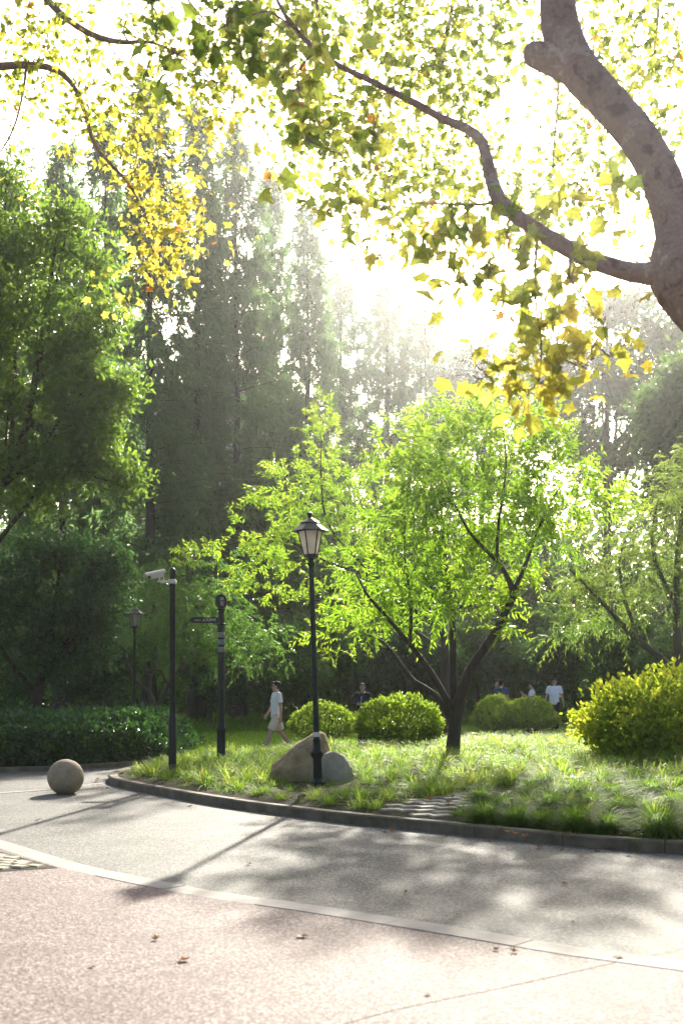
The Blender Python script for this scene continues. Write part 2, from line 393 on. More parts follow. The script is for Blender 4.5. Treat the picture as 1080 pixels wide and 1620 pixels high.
def mound(x, y):
    x = np.atleast_1d(np.asarray(x, float)); y = np.atleast_1d(np.asarray(y, float))
    d = dist_line(KERB_S[::3], x, y)
    h = .09 + .33 * (1 - np.exp(-np.maximum(d - .15, 0) / 3.0)) + .025 * np.sin(x * 1.3 + 1) * np.sin(y * 1.1) * np.minimum(d, 1)
    return h
def place(px, py, f=lambda x, y: float(mound(x, y)[0])):
    z = .2
    for _ in range(25):
        g = G(px, py, z); z = f(g[0], g[1])
    return g

def sheet(name, poly, z, mat):
    bm = bmesh.new(); vs = [bm.verts.new((x, y, z)) for x, y in poly]
    f = bm.faces.new(vs); f.normal_update()
    if f.normal.z < 0: f.normal_flip()
    bmesh.ops.triangulate(bm, faces=[f])
    me = bpy.data.meshes.new(name); bm.to_mesh(me); bm.free(); me.materials.append(mat)
    return struct(name, me)
# ground under everything
sheet('ground', [(-190, -20), (190, -20), (190, 190), (-190, 190)], -.06, M_GROUND)
BACK = [(-60, 14), (-20, 17.2), (-9, 19.6), (-6.13, 20.5), (-4.85, 21.3), (-3.6, 23.1), (-2.2, 26.2), (1.2, 30), (4.3, 34.3), (7.3, 38.4), (12, 43), (20, 47.4), (60, 60)]
BACK_S = spline(BACK, .25)
sheet('road', [(-60, -15), (60, -15)] + [tuple(p) for p in BACK_S[::-1]], 0.0, M_ROAD)
EDGE = [(-10, 19.6), (-7, 15.9), (-4.4, 12.45), (-3.3, 11), (-2.23, 9.57), (-1.125, 8.44), (-.17, 7.71), (.63, 7.07), (1.3, 6.5), (1.84, 6.14), (3, 5.35), (6, 3.2), (12, -1.5)]
EDGE_S = spline(EDGE, .2)
sheet('plaza', [(-30, -15), (12.5, -15)] + [tuple(p) for p in EDGE_S[::-1]] + [(-30, 19.6)], .004, M_PINK)

JN = np.array([G(x, y)[:2] for x, y in ((480, 1640), (620, 1600), (800, 1563), (1010, 1516), (1090, 1500))])
def offset_line(line, d):
    t = unit(np.gradient(line, axis=0)); n = np.stack([-t[:, 1], t[:, 0]], 1)
    return line + n * d
def block_strip(name, line, prof_w, z0, z1, mat, blk=1.0, gap=.008, bev=.012, side=1):
    """row of stone blocks along a line; blocks lie from the line to prof_w on one side"""
    seg = np.linalg.norm(np.diff(line, axis=0), axis=1); s = np.concatenate([[0], np.cumsum(seg)])
    VV = []; FF = []; off = 0; a = 0.0
    def at(d):
        return np.array([np.interp(d, s, line[:, 0]), np.interp(d, s, line[:, 1])])
    while a < s[-1] - .1:
        b = min(a + blk * random.uniform(.9, 1.1), s[-1]); k = 4
        ds = np.linspace(a + gap / 2, b - gap / 2, k); c = np.array([at(d) for d in ds]); c2 = np.array([at(d + .01) for d in ds]); t = unit(c2 - c)
        n = np.stack([-t[:, 1], t[:, 0]], 1) * side; jz = random.uniform(-.003, .003)
        prof = [(0, z0), (0, z1 - bev), (bev, z1), (prof_w - bev, z1), (prof_w, z1 - bev), (prof_w, z0)]
        rows = []
        for i in range(k):
            for (o, z) in prof: rows.append((*(c[i] + n[i] * o), z + (jz if z > z0 else 0)))
        VV.append(np.array(rows)); m = len(prof)
        f = [[i * m + j, i * m + j + 1, (i + 1) * m + j + 1, (i + 1) * m + j] for i in range(k - 1) for j in range(m - 1)]
        FF += [[q + off for q in r] for r in f]
        FF += [[off + q for q in (0, 1, 4, 5)], [off + q for q in (1, 2, 3, 4)], [off + (k - 1) * m + q for q in (0, 1, 4, 5)], [off + (k - 1) * m + q for q in (1, 2, 3, 4)]]
        off += k * m; a = b
    return struct(name, np_mesh(name, np.concatenate(VV), [np.array(FF)], mat))
sheet('plaza_joint', [tuple(p) for p in offset_line(JN, .0025)] + [tuple(p) for p in offset_line(JN, -.0025)[::-1]], .0055, M_SOIL)
block_strip('edging_strip', offset_line(EDGE_S, -.11), .22, -.05, .0065, M_EDGE, 1.0, .005, .001, 1)
CROSS = spline([(-14, 14.9), (-9, 15.3), (-6, 15.9), (-4.9, 16.3), (-4.2, 17.1), (-3.72, 18.2)], .2)
block_strip('flush_strip', CROSS, .14, -.05, .004, M_EDGE, 1.0, .005, .001, 1)
block_strip('island_kerb', KERB_S, .15, -.05, .115, M_KERB, 1.0, .007, .016, -1)
block_strip('path_kerb', BACK_S, .12, -.05, .085, M_KERB, 1.0, .007, .012, 1)

# planting bed: the raised mound inside the island kerb
gx, gy = np.meshgrid(np.arange(-4.2, 16, .14), np.arange(2, 44, .14))
fl = lambda a: a.ravel()
ins = inside(ISL, fl(gx), fl(gy)); dk = dist_line(KERB_S[::2], fl(gx), fl(gy)); hz = mound(fl(gx), fl(gy))
hz = np.where(ins & (dk > .07), hz, -.2)
nx = gx.shape[1]; ny = gx.shape[0]
idx = np.arange(nx * ny).reshape(ny, nx)
q = np.stack([idx[:-1, :-1], idx[:-1, 1:], idx[1:, 1:], idx[1:, :-1]], -1).reshape(-1, 4)
q = q[(hz[q] > -.1).any(1)]
struct('planting_bed', np_mesh('planting_bed', np.stack([fl(gx), fl(gy), hz], 1), [q], M_SOIL, True))
# lawn and woodland floor beyond the path
sheet('lawn', [tuple(p) for p in offset_line(BACK_S, .10)] + [(60, 185), (-60, 185)], .05, M_LAWN)
sheet('woodland_floor', [(-60, 36), (-6, 36), (2, 40), (9, 47), (20, 54), (60, 66), (60, 184), (-60, 184)], .056, M_SOIL)
sheet('hedge_bed', [tuple(p) for p in offset_line(BACK_S, .11) if p[0] < -3.9] + [(-4.2, 28), (-7, 35.9), (-60, 35.9)], .056, M_SOIL)

def setts(name, poly, zf, cell, ang, z_up=.012):
    poly = np.array(poly); c0 = poly.mean(0); R = np.array([[math.cos(ang), -math.sin(ang)], [math.sin(ang), math.cos(ang)]])
    VV = []; FF = []; off = 0; ext = np.abs(poly - c0).max() * 1.5; r = 0; yv = -ext
    while yv < ext:
        xv = -ext + (r % 2) * cell[0] * .5
        while xv < ext:
            w = cell[0] * random.uniform(.90, .98); d = cell[1] * random.uniform(.86, .96)
            cc = R @ np.array([xv + random.uniform(-.01, .01), yv + random.uniform(-.01, .01)]) + c0
            if inside(poly, np.array([cc[0]]), np.array([cc[1]]))[0] and dist_line(KERB_S[::2], np.array([cc[0]]), np.array([cc[1]]))[0] > .36:
                a2 = ang + random.uniform(-.08, .08); R2 = np.array([[math.cos(a2), -math.sin(a2)], [math.sin(a2), math.cos(a2)]])
                zz = zf(cc[0], cc[1]) + z_up + random.uniform(-.004, .004); b = .012
                rows = []
                for (ww, dd, z) in ((w / 2, d / 2, zz - .05), (w / 2, d / 2, zz - b), (w / 2 - b, d / 2 - b, zz)):
                    for sx, sy in ((-1, -1), (1, -1), (1, 1), (-1, 1)):
                        p = R2 @ np.array([sx * ww, sy * dd]) + cc; rows.append((*p, z + random.uniform(-.002, .002)))
                VV += rows
                for L in (0, 4):
                    for i in range(4): FF.append([off + L + i, off + L + (i + 1) % 4, off + L + 4 + (i + 1) % 4, off + L + 4 + i])
                FF.append([off + 8, off + 9, off + 10, off + 11]); off += 12
            xv += cell[0]
        yv += cell[1]; r += 1
    return struct(name, np_mesh(name, np.array(VV), [np.array(FF)], M_SETT))
sheet('cobble_joint_bed', [(-6.3, 12.7), (-3.35, 10.72), (-2.36, 9.5), (-2.6, 9.4), (-3.2, 9.1), (-6.3, 9.0)], .008, M_SOIL)
setts('cobbles', [(-6.2, 12.5), (-3.4, 10.65), (-2.42, 9.5), (-3.2, 9.15), (-6.2, 9.1)], lambda x, y: .008, (.16, .11), rad(-28), .016)
STEP = [tuple(G(x, y, .12)[:2]) for x, y in ((560, 1292), (600, 1280), (735, 1269), (755, 1277), (690, 1300), (610, 1300))]
setts('stone_paving', STEP, lambda x, y: float(mound(x, y)[0]), (.26, .17), rad(24), .012)

# ------------------------------------------------------------------ grasses
def clump_blades(cx, cy, cz, n, length, w_t, spread=.06, lean=(.25, 1.1), tone=None):
    """blades for many clumps"""
    N = len(cx); M = N * n
    az = rng.random(M) * 2 * PI; ln = rng.uniform(*lean, M)
    ax = np.stack([np.cos(az) * np.sin(ln), np.sin(az) * np.sin(ln), np.cos(ln)], 1)
    pos = np.stack([np.repeat(cx, n), np.repeat(cy, n), np.repeat(cz, n)], 1) + np.stack([np.cos(az), np.sin(az), np.zeros(M)], 1) * rng.random((M, 1)) * spread
    nr = np.stack([-np.cos(az) * np.cos(ln), -np.sin(az) * np.cos(ln), np.sin(ln)], 1) + rng.normal(0, .25, (M, 3))
    sz = np.repeat(np.broadcast_to(length, N), n) * rng.uniform(.6, 1.2, M)
    rd = np.repeat(tone if tone is not None else rng.random(N) * .4, n) + rng.random(M) * .5
    return pos, ax, nr, sz, rd
BL = blade(.034); BL2 = blade(.06)
def bed_points(step, kd, lo):
    xs, ys = np.meshgrid(np.arange(-4, 16, step), np.arange(7, 42, step))
    xs = fl(xs) + rng.uniform(-.45, .45, xs.size) * step; ys = fl(ys) + rng.uniform(-.45, .45, ys.size) * step
    k = inside(ISL, xs, ys) & (dist_line(KERB_S[::2], xs, ys) > kd) & (np.abs(xs) < ys * .36 + 1.0) & ~inside(np.array(STEP), xs, ys)
    k &= rng.random(len(xs)) < np.clip(1.55 - ys / 38, lo, 1)
    k &= ~((xs > 1.35) & (dist_line(KERB_S[::2], xs, ys) < (1.15 if kd > .4 else .62)))
    xs, ys = xs[k], ys[k]; pat = np.array([mnoise.noise((x * .9, y * .9, 3)) for x, y in zip(xs, ys)])
    near_rock = (np.abs(xs + .35) < .66) & (ys > 14.2) & (ys < 15.9)
    return xs, ys, pat, np.where(near_rock, .5, 1)
xs, ys, pat, nr_ = bed_points(.27, .34, .4)
A1 = clump_blades(xs, ys, mound(xs, ys), 24, .13 * nr_ * rng.uniform(.7, 1.3, len(xs)), .04, .16, (.2, 1.35), np.clip(.15 + pat * .2 + rng.random(len(xs)) * .2, 0, .5))
xs, ys, pat, nr_ = bed_points(.33, .42, .5); k = pat > -.35; xs, ys, pat, nr_ = xs[k], ys[k], pat[k], nr_[k]
A2 = clump_blades(xs, ys, mound(xs, ys), 105, .215 * nr_ * (1 + .5 * pat) * rng.uniform(.75, 1.25, len(xs)), .04, .10, (.05, 1.5), np.clip(.25 + pat * .3 + rng.random(len(xs)) * .3, 0, .65))
pos, ax, nr, sz, rd = [np.concatenate(ab) for ab in zip(A1, A2)]
struct('ground_cover_grass', leaf_mesh('ground_cover_grass', blade(.036, 1.7), pos, ax, nr, sz, rd, L_GRASS), 'stuff')
# short lawn
n = 90000
y = 24 + rng.random(n) ** 1.3 * 24; x = (rng.random(n) - .5) * 2 * (y * .34 + 1)
bx = np.interp(y, BACK_S[:, 1], BACK_S[:, 0]); k = (x < bx - .25) & (x > -4.4 - (y - 28) * .3) & (y < 37.5 + np.maximum(0, x + 5) * .95)
x, y = x[k], y[k]; m = len(x); az = rng.random(m) * 2 * PI; lnn = rng.uniform(0, .7, m)
ax = np.stack([np.cos(az) * np.sin(lnn), np.sin(az) * np.sin(lnn), np.cos(lnn)], 1)
struct('lawn_grass', leaf_mesh('lawn_grass', lance(.22), np.stack([x, y, np.full(m, .04)], 1), ax, rng.normal(size=(m, 3)), rng.uniform(.06, .12, m), rng.random(m), L_LAWN), 'stuff')
# dark ground cover under the trees
n = 5200
y = 24 + rng.random(n) * 34; x = (rng.random(n) - .5) * 2 * (y * .36 + 2)
fy = 36.5 + np.maximum(0, x + 5) * .9
k = ((y > fy) | ((x < -4.1 - (y - 26) * .3) & (y > 26)))
x, y = x[k], y[k]
pos, ax, nr, sz, rd = clump_blades(x, y, np.full(len(x), .05), 40, np.full(len(x), .36), .05, .3, (.1, 1.2), rng.random(len(x)) * .35)
struct('border_grass', leaf_mesh('border_grass', blade(.07), pos, ax, nr, sz, rd * .95, L_GRASS), 'stuff')

# grass tufts by the kerb: things
def tuft_mesh(seed):
    n = 1300; z = np.zeros(1)
    pos, ax, nr, sz, rd = clump_blades(z, z, z, n, np.array([.34]), .04, .12, (.0, 1.6), np.array([.16]))
    pos[:, 2] -= .02
    return leaf_mesh('grass_tuft', blade(.022, 2.3), pos, ax, nr, sz, rd, L_GRASS)
TM = [tuft_mesh(i) for i in range(4)]
FRONT = [(767, 1300, .9), (815, 1304, .84), (857, 1307, .74), (910, 1312, 1.0), (962, 1315, .78), (1040, 1319, 1.15)]
ORD = ['first', 'second', 'third', 'fourth', 'fifth', 'sixth', 'seventh']
GT = 'mounded grass tufts behind the kerb'
tufts = [(x, y, s, f'{ORD[i]} round grass tuft from the left in the front row along the kerb') for i, (x, y, s) in enumerate(FRONT)]
MIDR = [(796, 1282, .75), (872, 1284, .95), (932, 1280, .8), (985, 1292, 1.0), (1062, 1282, .85), (1105, 1305, 1.0)]
tufts += [(x, y, s, f'{ORD[i]} grass tuft from the left in the second row behind the kerb tufts') for i, (x, y, s) in enumerate(MIDR)]
for x, y, s in ((760, 1268, .7), (840, 1262, .8), (905, 1262, .9), (965, 1266, .85), (1030, 1262, .9), (1075, 1255, .8), (955, 1246, .8), (860, 1245, .75), (1010, 1240, .8)):
    tufts.append((x, y, s, 'low sunlit grass tuft further up the bed, behind the two rows by the kerb'))
for i, (x, y, s, lb) in enumerate(tufts):
    p = place(x, y); o = link('grass_tuft', TM[i % 4]); o.location = p; o.rotation_euler = (0, 0, i * 1.7); o.scale = (s * .86, s * .86, s * .92)
    tag(o, lb, 'grass tuft', GT)
# ------------------------------------------------------------------ shape helpers for objects
class MB:
    def __init__(s): s.V = []; s.F = []
    def add(s, V, F):
        o = len(s.V); s.V += [tuple(map(float, v)) for v in V]; s.F += [[i + o for i in f] for f in F]; return s
    def lathe(s, prof, n=20, c=(0, 0, 0), rot=0.0):
        V = []; F = []
        for r, z in prof:
            for i in range(n):
                a = 2 * PI * i / n + rot; V.append((c[0] + r * math.cos(a), c[1] + r * math.sin(a), c[2] + z))
        for k in range(len(prof) - 1):
            for i in range(n):
                F.append([k * n + i, k * n + (i + 1) % n, (k + 1) * n + (i + 1) % n, (k + 1) * n + i])
        F.append(list(range(n))[::-1]); F.append([(len(prof) - 1) * n + i for i in range(n)])
        return s.add(V, F)
    def box(s, c, d, R=None, bev=0.0):
        x, y, z = (q / 2 for q in d); b = min(bev, x * .9, y * .9, z * .9)
        if b > 0:
            bm = bmesh.new(); bmesh.ops.create_cube(bm, size=1.0)
            for v in bm.verts: v.co = Vector((v.co.x * d[0], v.co.y * d[1], v.co.z * d[2]))
            bmesh.ops.bevel(bm, geom=list(bm.edges), offset=b, segments=2, profile=.5, affect='EDGES')
            bm.verts.index_update(); V = [v.co.copy() for v in bm.verts]; F = [[v.index for v in f.verts] for f in bm.faces]; bm.free()
        else:
            V = [Vector((i * x, j * y, k * z)) for k in (-1, 1) for j in (-1, 1) for i in (-1, 1)]
            F = [[0, 2, 3, 1], [4, 5, 7, 6], [0, 1, 5, 4], [2, 6, 7, 3], [0, 4, 6, 2], [1, 3, 7, 5]]
        if R is not None: V = [R @ v for v in V]
        return s.add([v + Vector(c) for v in V], F)
    def bar(s, a, b, r, n=10, r2=None):
        a = Vector(a); b = Vector(b); d = (b - a).normalized(); u = d.orthogonal().normalized(); w = d.cross(u); r2 = r if r2 is None else r2
        V = [a + (u * math.cos(2 * PI * i / n) + w * math.sin(2 * PI * i / n)) * r for i in range(n)] + [b + (u * math.cos(2 * PI * i / n) + w * math.sin(2 * PI * i / n)) * r2 for i in range(n)]
        F = [[i, (i + 1) % n, n + (i + 1) % n, n + i] for i in range(n)] + [list(range(n))[::-1], list(range(n, 2 * n))]
        return s.add(V, F)
    def ell(s, c, r, n=16, m=10, R=None):
        V = []; F = []
        for j in range(1, m):
            t = PI * j / m
            for i in range(n):
                a = 2 * PI * i / n; v = Vector((r[0] * math.sin(t) * math.cos(a), r[1] * math.sin(t) * math.sin(a), r[2] * math.cos(t)))
                V.append((R @ v if R else v) + Vector(c))
        top = Vector((0, 0, r[2])); bot = -top
        V.append((R @ top if R else top) + Vector(c)); V.append((R @ bot if R else bot) + Vector(c))
        for j in range(m - 2):
            for i in range(n): F.append([j * n + i, (j + 1) * n + i, (j + 1) * n + (i + 1) % n, j * n + (i + 1) % n])
        N = len(V)
        for i in range(n):
            F.append([N - 2, i, (i + 1) % n]); F.append([N - 1, (m - 2) * n + (i + 1) % n, (m - 2) * n + i])
        return s.add(V, F)
    def loft(s, rings):
        """rings: lists of equal-length point loops, capped"""
        n = len(rings[0]); V = [p for r in rings for p in r]; F = []
        for k in range(len(rings) - 1):
            for i in range(n): F.append([k * n + i, k * n + (i + 1) % n, (k + 1) * n + (i + 1) % n, (k + 1) * n + i])
        F.append(list(range(n))[::-1]); F.append([(len(rings) - 1) * n + i for i in range(n)])
        return s.add(V, F)
    def tube(s, pts, radii, n=12, xdir=(1, 0, 0)):
        """elliptical tube; radii (rx, ry) with rx along xdir"""
        pts = [Vector(p) for p in pts]; rings = []; xd = Vector(xdir)
        for i, p in enumerate(pts):
            t = (pts[min(i + 1, len(pts) - 1)] - pts[max(i - 1, 0)]).normalized(); x = (xd - t * xd.dot(t)).normalized(); y = t.cross(x)
            rx, ry = radii[i] if hasattr(radii[i], '__len__') else (radii[i], radii[i])
            rings.append([p + x * rx * math.cos(2 * PI * k / n) + y * ry * math.sin(2 * PI * k / n) for k in range(n)])
        return s.loft(rings)
    def mesh(s, name, mat, smooth=False, angle=35):
        me = bpy.data.meshes.new(name); me.from_pydata(s.V, [], s.F)
        bm = bmesh.new(); bm.from_mesh(me); bmesh.ops.recalc_face_normals(bm, faces=list(bm.faces)); bm.to_mesh(me); bm.free()
        if mat: me.materials.append(mat)
        if smooth:
            me.polygons.foreach_set('use_smooth', np.ones(len(me.polygons), bool)); me.set_sharp_from_angle(angle=rad(angle))
        return me
    def put(s, name, mat, parent=None, smooth=True, angle=35):
        return link(name, s.mesh(name, mat, smooth, angle), parent)

def bake(name, me, mods, mat):
    """mesh with modifiers applied"""
    o = bpy.data.objects.new('tmp', me); COL.objects.link(o); mods(o)
    bpy.context.view_layer.update(); dg = bpy.context.evaluated_depsgraph_get()
    r = bpy.data.meshes.new_from_object(o.evaluated_get(dg)); r.name = name
    bpy.data.objects.remove(o); r.materials.clear(); r.materials.append(mat)
    r.polygons.foreach_set('use_smooth', np.ones(len(r.polygons), bool))
    return r
def fuse(mb, name, mat, parent, voxel=.009, smooth=4):
    def mods(o):
        m = o.modifiers.new('r', 'REMESH'); m.mode = 'VOXEL'; m.voxel_size = voxel
        s = o.modifiers.new('s', 'SMOOTH'); s.factor = .5; s.iterations = smooth
    return link(name, bake(name, mb.mesh(name, None), mods, mat), parent)

# ------------------------------------------------------------------ street furniture
def glass_mat():
    m, nt, b = new_mat('frosted_lantern_glass'); v = obj_coord(nt)
    n = noise_node(nt, 7, 4, .6, v); r = ramp(nt, [(.3, (.78, .74, .66)), (.7, (.92, .91, .88))], n.outputs[0])
    nt.links.new(r.outputs[0], b.inputs['Base Color']); b.inputs['Roughness'].default_value = .25
    tr = nt.nodes.new('ShaderNodeBsdfTranslucent'); nt.links.new(r.outputs[0], tr.inputs[0])
    ms = nt.nodes.new('ShaderNodeMixShader'); ms.inputs[0].default_value = .8
    nt.links.new(b.outputs[0], ms.inputs[1]); nt.links.new(tr.outputs[0], ms.inputs[2]); nt.links.new(ms.outputs[0], nt.nodes['Material Output'].inputs[0])
    return m
M_GLASS = glass_mat()
M_CREAM = noise_mat('cream_bulb', (.6, .5, .36), (.7, .6, .45), 5, .5, 0, 10)
def make_lamp(label, loc, rz):
    t = thing('street_lamp', label, 'street lamp', loc, rz, 'lantern street lamps')
    # pole
    MB().lathe([(.040, .62), (.038, 1.2), (.036, 2.0), (.034, 2.98)], 18).put('pole', M_BLACK, t)
    MB().lathe([(.10, -.1), (.10, .05), (.085, .07), (.062, .10), (.058, .36), (.066, .38), (.086, .41), (.088, .45), (.066, .48), (.054, .52), (.050, .60), (.056, .615), (.044, .64)], 20).put('base', M_BLACK, t)
    MB().lathe([(.0415, .66), (.0425, .665), (.0425, .72), (.0415, .725)], 18).put('sticker_band', M_STICKER, t)
    # lantern
    MB().lathe([(.036, 2.96), (.050, 2.975), (.052, 3.00), (.040, 3.02), (.040, 3.05), (.075, 3.075), (.098, 3.08), (.098, 3.10), (.088, 3.105)], 18).put('collar', M_BLACK, t)
    h0, h1 = 3.105, 3.44; r0, r1 = .092, .168
    fr = MB(); pn = []
    for i in range(6):
        a = 2 * PI * i / 6; a2 = 2 * PI * (i + 1) / 6
        p = lambda r, z, aa: Vector((r * math.cos(aa), r * math.sin(aa), z))
        fr.bar(p(r0, h0, a), p(r1, h1, a), .0085, 8)
        q = MB(); k = .965; e = .0; A = p(r0 * k, h0 + .005, a); B = p(r0 * k, h0 + .005, a2); C = p(r1 * k, h1 - .004, a2); D = p(r1 * k, h1 - .004, a)
        ins_ = ((A + B + C + D) / 4); nin = Vector((-ins_.x, -ins_.y, .0)).normalized() * .006
        q.add([A, B, C, D, A + nin, B + nin, C + nin, D + nin], [[0, 1, 2, 3], [7, 6, 5, 4], [0, 4, 5, 1], [1, 5, 6, 2], [2, 6, 7, 3], [3, 7, 4, 0]])
        pn.append(q)
    fr.lathe([(.094, h0 - .004), (.100, h0 - .002), (.100, h0 + .012), (.094, h0 + .016)], 6); fr.lathe([(.168, h1 - .012), (.174, h1 - .010), (.174, h1 + .006)], 6)
    f = fr.put('lantern_frame', M_BLACK, t, False)
    for q in pn: q.put('glass_pane', M_GLASS, f, False)
    MB().lathe([(.022, 3.10), (.022, 3.17), (.03, 3.18), (.03, 3.28), (.018, 3.31)], 12).put('bulb', M_CREAM, t)
    MB().lathe([(.165, h1 + .004), (.252, h1 - .012), (.254, h1 - .004), (.13, h1 + .085), (.112, h1 + .09)], 6).put('lower_roof', M_ROOFMET, t, False)
    MB().lathe([(.105, h1 + .088), (.108, h1 + .10), (.135, h1 + .104), (.136, h1 + .11), (.035, h1 + .168), (.02, h1 + .172)], 6).put('upper_roof', M_ROOFMET, t, False)
    MB().lathe([(.022, h1 + .165), (.024, h1 + .20), (.034, h1 + .215), (.038, h1 + .222), (.036, h1 + .24), (.02, h1 + .25)], 14).put('finial', M_BLACK, t)
    return t
p = place(503, 1243)
lamp = make_lamp('black lantern street lamp standing in front of the two boulders', p, rad(8))
q = P(213, 1090, 27.6); dup(lamp, (q[0], q[1], .06), rad(20), 'black lantern street lamp behind the dark hedge, beside the bare-branched small tree', .95); lamp.rotation_euler = (0, rad(-1.8), rad(8))
q = P(704, 1090, 39); dup(lamp, (q[0], q[1], .15), rad(33), 'distant black lantern street lamp seen between the limbs of the lime green tree')

# stone ball bollard
def stone_ball():
    bm = bmesh.new(); bmesh.ops.create_icosphere(bm, subdivisions=5, radius=.258)
    for v in bm.verts:
        n = v.co.normalized(); v.co += n * (mnoise.noise(n * 4) * .0035 + mnoise.noise(n * 25) * .0012)
        if v.co.z < -.235: v.co.z = -.235
    me = bpy.data.meshes.new('stone_ball'); bm.to_mesh(me); bm.free(); me.materials.append(M_BALL)
    me.polygons.foreach_set('use_smooth', np.ones(len(me.polygons), bool)); return me
b = link('stone_ball', stone_ball()); g_ = G(103, 1256); b.location = (g_[0], g_[1] + .05, .234)
tag(b, 'grey granite ball bollard standing on the path', 'stone ball')

# surveillance pole
p = place(273, 1226)
t = thing('camera_pole', 'slim black pole carrying a beige security camera, in the grass at the kerb', 'camera pole', p)
MB().lathe([(.046, .9), (.046, 3.17), (.049, 3.175), (.049, 3.20)], 18).put('pole', M_BLACK, t)
MB().lathe([(.062, -.1), (.062, .88), (.056, .92), (.046, .95)], 18).put('base_sleeve', M_BLACK, t)
MB().lathe([(.05, 3.198), (.049, 3.215), (.036, 3.24), (.014, 3.252)], 18).put('cap', M_BLACK, t)
arm = MB(); arm.bar((.03, 0, 3.035), (-.23, -.03, 3.035), .016, 10); arm.box((0, 0, 3.035), (.115, .115, .07), bev=.01); arm.bar((-.19, -.03, 3.03), (-.20, -.03, 3.10), .014); arm.box((-.155, -.03, 3.02), (.06, .05, .03), bev=.006)
arm.put('bracket', M_CAM, t)
R = Matrix.Rotation(rad(180 + 32), 3, 'Z') @ Matrix.Rotation(rad(14), 3, 'Y')
hc = Vector((-.245, -.06, 3.135))
def bx(mb, c, d, bev): mb.box(hc + R @ Vector(c), d, R, bev)
m = MB(); bx(m, (0, 0, -.01), (.24, .095, .085), .018); h_ = m.put('camera_housing', M_CAM, t)
m = MB(); rings = []
for xx in (-.15, .185):
    rg = []
    for i in range(9):
        a = PI * i / 8; rg.append(hc + R @ Vector((xx, .064 * math.cos(a), .012 + .052 * math.sin(a))))
    for i in range(8, -1, -1):
        a = PI * i / 8; rg.append(hc + R @ Vector((xx, .058 * math.cos(a), .010 + .046 * math.sin(a))))
    rings.append(rg)
m.loft(rings); m.put('sunshield', M_CAM, h_)
m = MB(); bx(m, (.121, 0, -.008), (.012, .078, .066), .004); m.put('front_window', M_LENS, h_)
m = MB(); pts = [hc + R @ Vector((-.12, 0, -.04)), hc + Vector((.12, .02, -.10)), Vector((-.07, -.02, 2.99)), Vector((-.03, 0, 3.0))]
pts2 = spline([tuple(v) for v in pts], .03); m.tube([tuple(v) for v in pts2], [.006] * len(pts2), 6); m.put('cable', M_CAM, t)

# direction sign post
def lettering(txt, size, M4, mat, parent, name='lettering'):
    cu = bpy.data.curves.new('lettering', 'FONT'); cu.body = txt; cu.size = size; cu.extrude = .0015; cu.align_x = 'CENTER'; cu.align_y = 'CENTER'
    o = bpy.data.objects.new('tmp', cu); COL.objects.link(o); bpy.context.view_layer.update()
    me = bpy.data.meshes.new_from_object(o.evaluated_get(bpy.context.evaluated_depsgraph_get())); bpy.data.objects.remove(o)
    me.transform(M4); me.name = name; me.materials.clear(); me.materials.append(mat)
    return link(name, me, parent)
p = place(350, 1203)
t = thing('direction_sign', 'black signpost with one finger board pointing left and a rounded head', 'signpost', p)
MB().lathe([(.062, .62), (.062, 1.7), (.060, 2.44)], 20).put('pole', M_BLACK, t)
MB().lathe([(.092, -.1), (.092, .03), (.078, .05), (.076, .50), (.084, .52), (.090, .55), (.084, .58), (.070, .61), (.064, .66)], 20).put('base_sleeve', M_BLACK, t)
for z0 in (1.93, 2.06, 2.19): MB().lathe([(.063, z0), (.0665, z0 + .01), (.0665, z0 + .085), (.063, z0 + .095)], 20).put('silver_band', M_TAPE, t)
MB().lathe([(.07, 2.40), (.074, 2.41), (.074, 2.43), (.058, 2.45), (.056, 2.66), (.066, 2.67), (.070, 2.685), (.070, 2.70), (.05, 2.71)], 20).put('neck', M_BLACK, t)
hd = MB(); rings = []
for yy, k in ((-.042, .9), (-.036, 1.0), (.036, 1.0), (.042, .9)):
    rg = []
    for i in range(15):
        a = PI * i / 14; rg.append((.102 * k * math.cos(a), yy, 2.86 + .10 * k * math.sin(a)))
    for i in range(7):
        a = PI + PI * i / 6; rg.append((.102 * k * (math.cos(a) * .9 if 0 < i < 6 else math.cos(a)), yy, 2.78 + .085 * k * math.sin(a)))
    rings.append(rg)
hd.loft(rings); hd = hd.put('sign_head', M_BLACK, t)
RX = Matrix.Rotation(PI / 2, 4, 'X')
lettering('导', .075, Matrix.Translation((.02, -.0425, 2.87)) @ RX, M_LETTER, hd); lettering('览', .075, Matrix.Translation((.02, -.0425, 2.79)) @ RX, M_LETTER, hd)
fb = MB(); zc = 2.50; prof = [(-.05, -.052), (-.05, .052), (-.50, .052), (-.545, .03), (-.56, 0), (-.545, -.03), (-.50, -.052)]
fb.loft([[(x, y, zc + z) for x, z in prof] for y in (-.014, .014)]); fb = fb.put('finger_board', M_BLACK, t, False)
for i, ch in enumerate('公共厕所'): lettering(ch, .062, Matrix.Translation((-.305 + i * .062, -.0146, zc)) @ RX, M_LETTER, fb)
lettering('TOILETS', .032, Matrix.Translation((-.42, -.0146, zc - .002)) @ RX, M_LETTER, fb)
m = MB(); q_ = spline([(-.26, 0, 2.445), (-.22, 0, 2.36), (-.12, 0, 2.31), (-.06, 0, 2.30)], .03); m.tube([tuple(v) for v in q_], [.008] * len(q_), 8, (0, 1, 0)); m.put('scroll_brace', M_BLACK, t)

